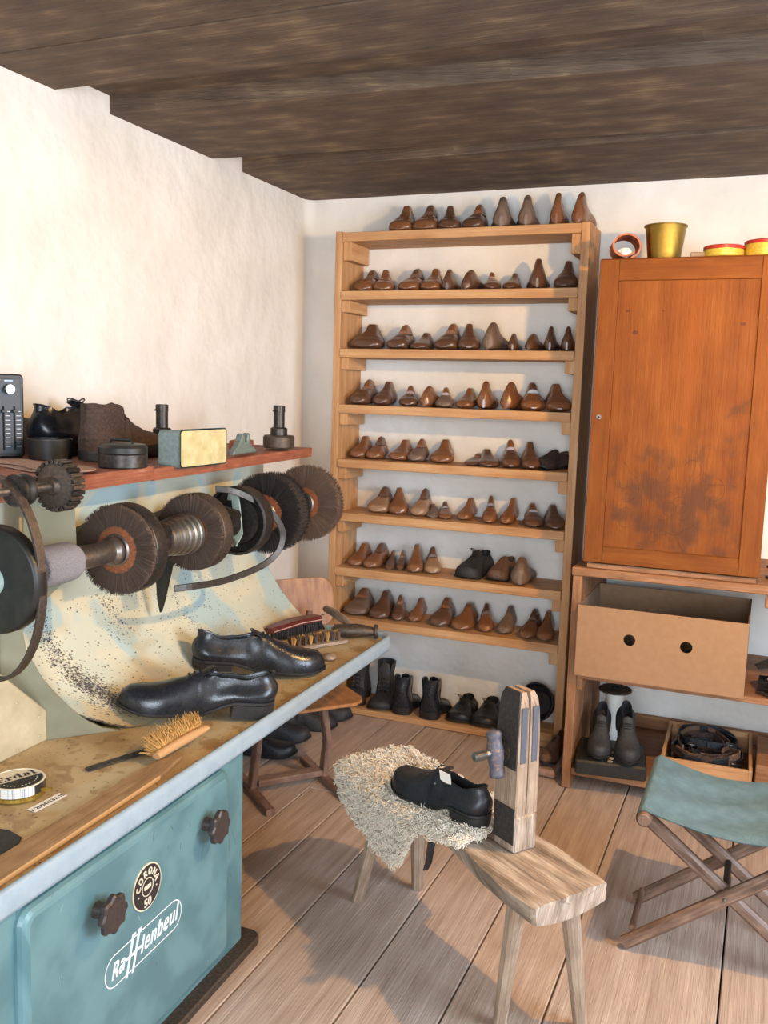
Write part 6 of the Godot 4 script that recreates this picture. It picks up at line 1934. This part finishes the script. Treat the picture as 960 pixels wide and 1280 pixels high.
# ------------------------------------------------------------------ chair, shoes below it, folding stool
func build_chair_and_stool() -> void:
	var c := V(-1.48, 0, -2.763)
	var fdir := V(0.766, 0, 0.643); var rdir := V(0.643, 0, -0.766)
	var th := atan2(fdir.x, fdir.z)
	var t := thing("plywood_chair", "small old plywood school chair behind the machine's tray end, legs on runners", "chair", c, th)
	# local: +z forward, +x = UP x forward: (fdir.z, -fdir.x) -> rdir
	var mb: MB
	# seat
	mb = MB.new()
	var seat := PackedVector2Array()
	for q in [[-0.20, -0.17], [0.22, -0.17], [0.245, -0.13], [0.25, 0.06], [0.235, 0.10], [0.20, 0.125], [-0.17, 0.125], [-0.205, 0.10], [-0.22, 0.05], [-0.215, -0.14]]: seat.append(Vector2(q[0], q[1]))
	mb.slab(seat, 0.012, Transform3D(Basis(V(1, 0, 0), V(0, 0, 1), V(0, -1, 0)), V(0, 0.322, 0)), 0.003)
	part("seat", mb, M.chairwood, t)
	# legs and runners
	for s in [-1, 1]:
		mb = MB.new(); mb.bar([V(s * 0.136, 0.012, -0.19), V(s * 0.136, 0.012, 0.19)], 0.032, 0.022)
		part("runner", mb, M.chairleg, t)
		mb = MB.new(); mb.bar([V(s * 0.136, 0.024, 0.0), V(s * 0.132, 0.17, 0.035), V(s * (0.10 if s > 0 else 0.13), 0.3085, 0.06)], 0.022, 0.04, V(0, 0, 1))
		part("leg", mb, M.chairleg, t)
		mb = MB.new(); mb.bar([V(s * 0.14, 0.326, -0.15), V(s * 0.14 + 0.01, 0.38, -0.21), V(s * 0.13 + 0.05, 0.56, -0.275)], 0.024, 0.036, V(0, 0, 1))
		part("back_post", mb, M.chairleg, t)
	mb = MB.new(); mb.bar([V(-0.12, 0.04, 0.005), V(0.12, 0.04, 0.005)], 0.05, 0.022)
	part("stretcher", mb, M.chairleg, t)
	# backrest
	mb = MB.new()
	mb.slab(rrect(-0.11, 0.0, 0.285, 0.19, 0.06, 6), 0.010, Transform3D(Basis(V(1, 0, 0), V(0, 0.97, -0.22).normalized(), V(0, 0.22, 0.97).normalized()), V(0, 0.5, -0.262)), 0.002)
	var back := part("backrest", mb, M.chairwood, t)
	for x in [0.115, 0.235]:
		mb = MB.new(); mb.ball(V(0.006, 0.006, 0.004), V(x, 0.547, -0.260), 8)
		part("screw_head", mb, M.steel, back)
	# shoes under the chair
	shoe("black_shoe", "black shoe under the plywood chair, nearest the machine's cabinet", "shoe", V(-1.84, 0.002, -2.905), 2.01, {"L": 0.28, "W": 1.05, "mat": M.leather}, "black shoes under the chair")
	shoe("black_shoe", "black laced shoe under the plywood chair, second from the machine's cabinet", "shoe", V(-1.86, 0.002, -3.06), 2.06, {"L": 0.28, "W": 1.05, "mat": M.leather_dull}, "black shoes under the chair")
	shoe("black_boot", "black ankle boot under the plywood chair with bright eyelets", "boot", V(-1.84, 0.002, -3.24), 1.97, {"L": 0.29, "W": 1.05, "shaft": 0.10, "mat": M.leather_dull, "eyelets": true}, "black shoes under the chair")
	shoe("black_boot", "black ankle boot under the plywood chair, farthest back towards the rack", "boot", V(-1.84, 0.002, -3.40), 1.85, {"L": 0.29, "W": 1.05, "shaft": 0.09, "mat": M.leather_dull}, "black shoes under the chair")
	# folding stool: two X frames, dowels, canvas
	t = thing("folding_stool", "folding wooden camp stool with a worn blue-green canvas seat", "stool", V(-0.012, 0, -2.41))
	var H := 0.372
	var X := 0.232
	var zf := 0.118; var zb := -0.112
	# frame A: feet on the -x side, top on the +x side (outer); frame B inner
	for q in [[zf, 0], [zb, 0], [zf - 0.03, 1], [zb + 0.03, 1]]:
		mb = MB.new()
		var s: float = -1.0 if q[1] == 0 else 1.0
		mb.bar([V(s * X, 0.014, q[0]), V(s * X * 0.5, 0.014 + (H - 0.014) * 0.25, q[0]), V(-s * X * 0.88, H * 0.945, q[0])], 0.026, 0.034, V(0, 0, 1).cross(V(-s * X * 2, H, 0)).normalized(), 0.3)
		part("leg", mb, M.stoolwood, t)
	for q in [[-X * 0.93, 0.05, zf - 0.012, zb + 0.012], [X * 0.93, 0.05, zf - 0.04, zb + 0.04], [0.0, 0.196, zf + 0.012, zb - 0.012]]:
		mb = MB.new(); mb.tube([V(q[0], q[1], q[2]), V(q[0], q[1], q[3])], 0.0085, 12)
		part("dowel", mb, M.stoolwood if q[0] != 0.0 else M.darksteel, t)
	var z0 := 0.165; var z1 := -0.25
	for s in [-1, 1]:
		mb = MB.new(); mb.tube([V(s * 0.2, H, z0), V(s * 0.2, H, z0 - 0.004), V(s * 0.2, H, z1 + 0.004), V(s * 0.2, H, z1)], [0.014, 0.0185, 0.0185, 0.014], 18)
		part("seat_rail", mb, M.stoolwood, t)
	mb = MB.new()
	var rings := []
	for i in 25:
		var z := lerpf(z0 - 0.014, z1 + 0.012, i / 24.0)
		var ring := PackedVector3Array()
		var top := []
		for k in 7:      # round the left rail
			var a := deg_to_rad(250.0 - k * 26.0)
			top.append(Vector2(-0.2 + cos(a) * 0.0205, H + sin(a) * 0.0205))
		for k in range(1, 16):
			var u := k / 16.0
			top.append(Vector2(lerpf(-0.2, 0.2, u), H + 0.020 - 0.034 * sin(PI * u) + 0.003 * sin(z * 40.0 + u * 6.0)))
		for k in 7:
			var a := deg_to_rad(86.0 - k * 26.0)
			top.append(Vector2(0.2 + cos(a) * 0.0205, H + sin(a) * 0.0205))
		for q in top: ring.append(V(q.x, q.y, z))
		for k in range(top.size() - 1, -1, -1):
			var q: Vector2 = top[k]
			var d: Vector2 = (top[mini(k + 1, top.size() - 1)] - top[maxi(k - 1, 0)]).normalized()
			ring.append(V(q.x + d.y * 0.0018, q.y - d.x * 0.0018, z))
		rings.append(ring)
	mb.loft(rings, true, false, false)
	part("canvas_seat", mb, M.canvas, t)
	mb = MB.new(); mb.ball(V(0.006, 0.006, 0.004), V(0.0, 0.196, zf + 0.016), 8)
	part("rivet", mb, M.steel, t)
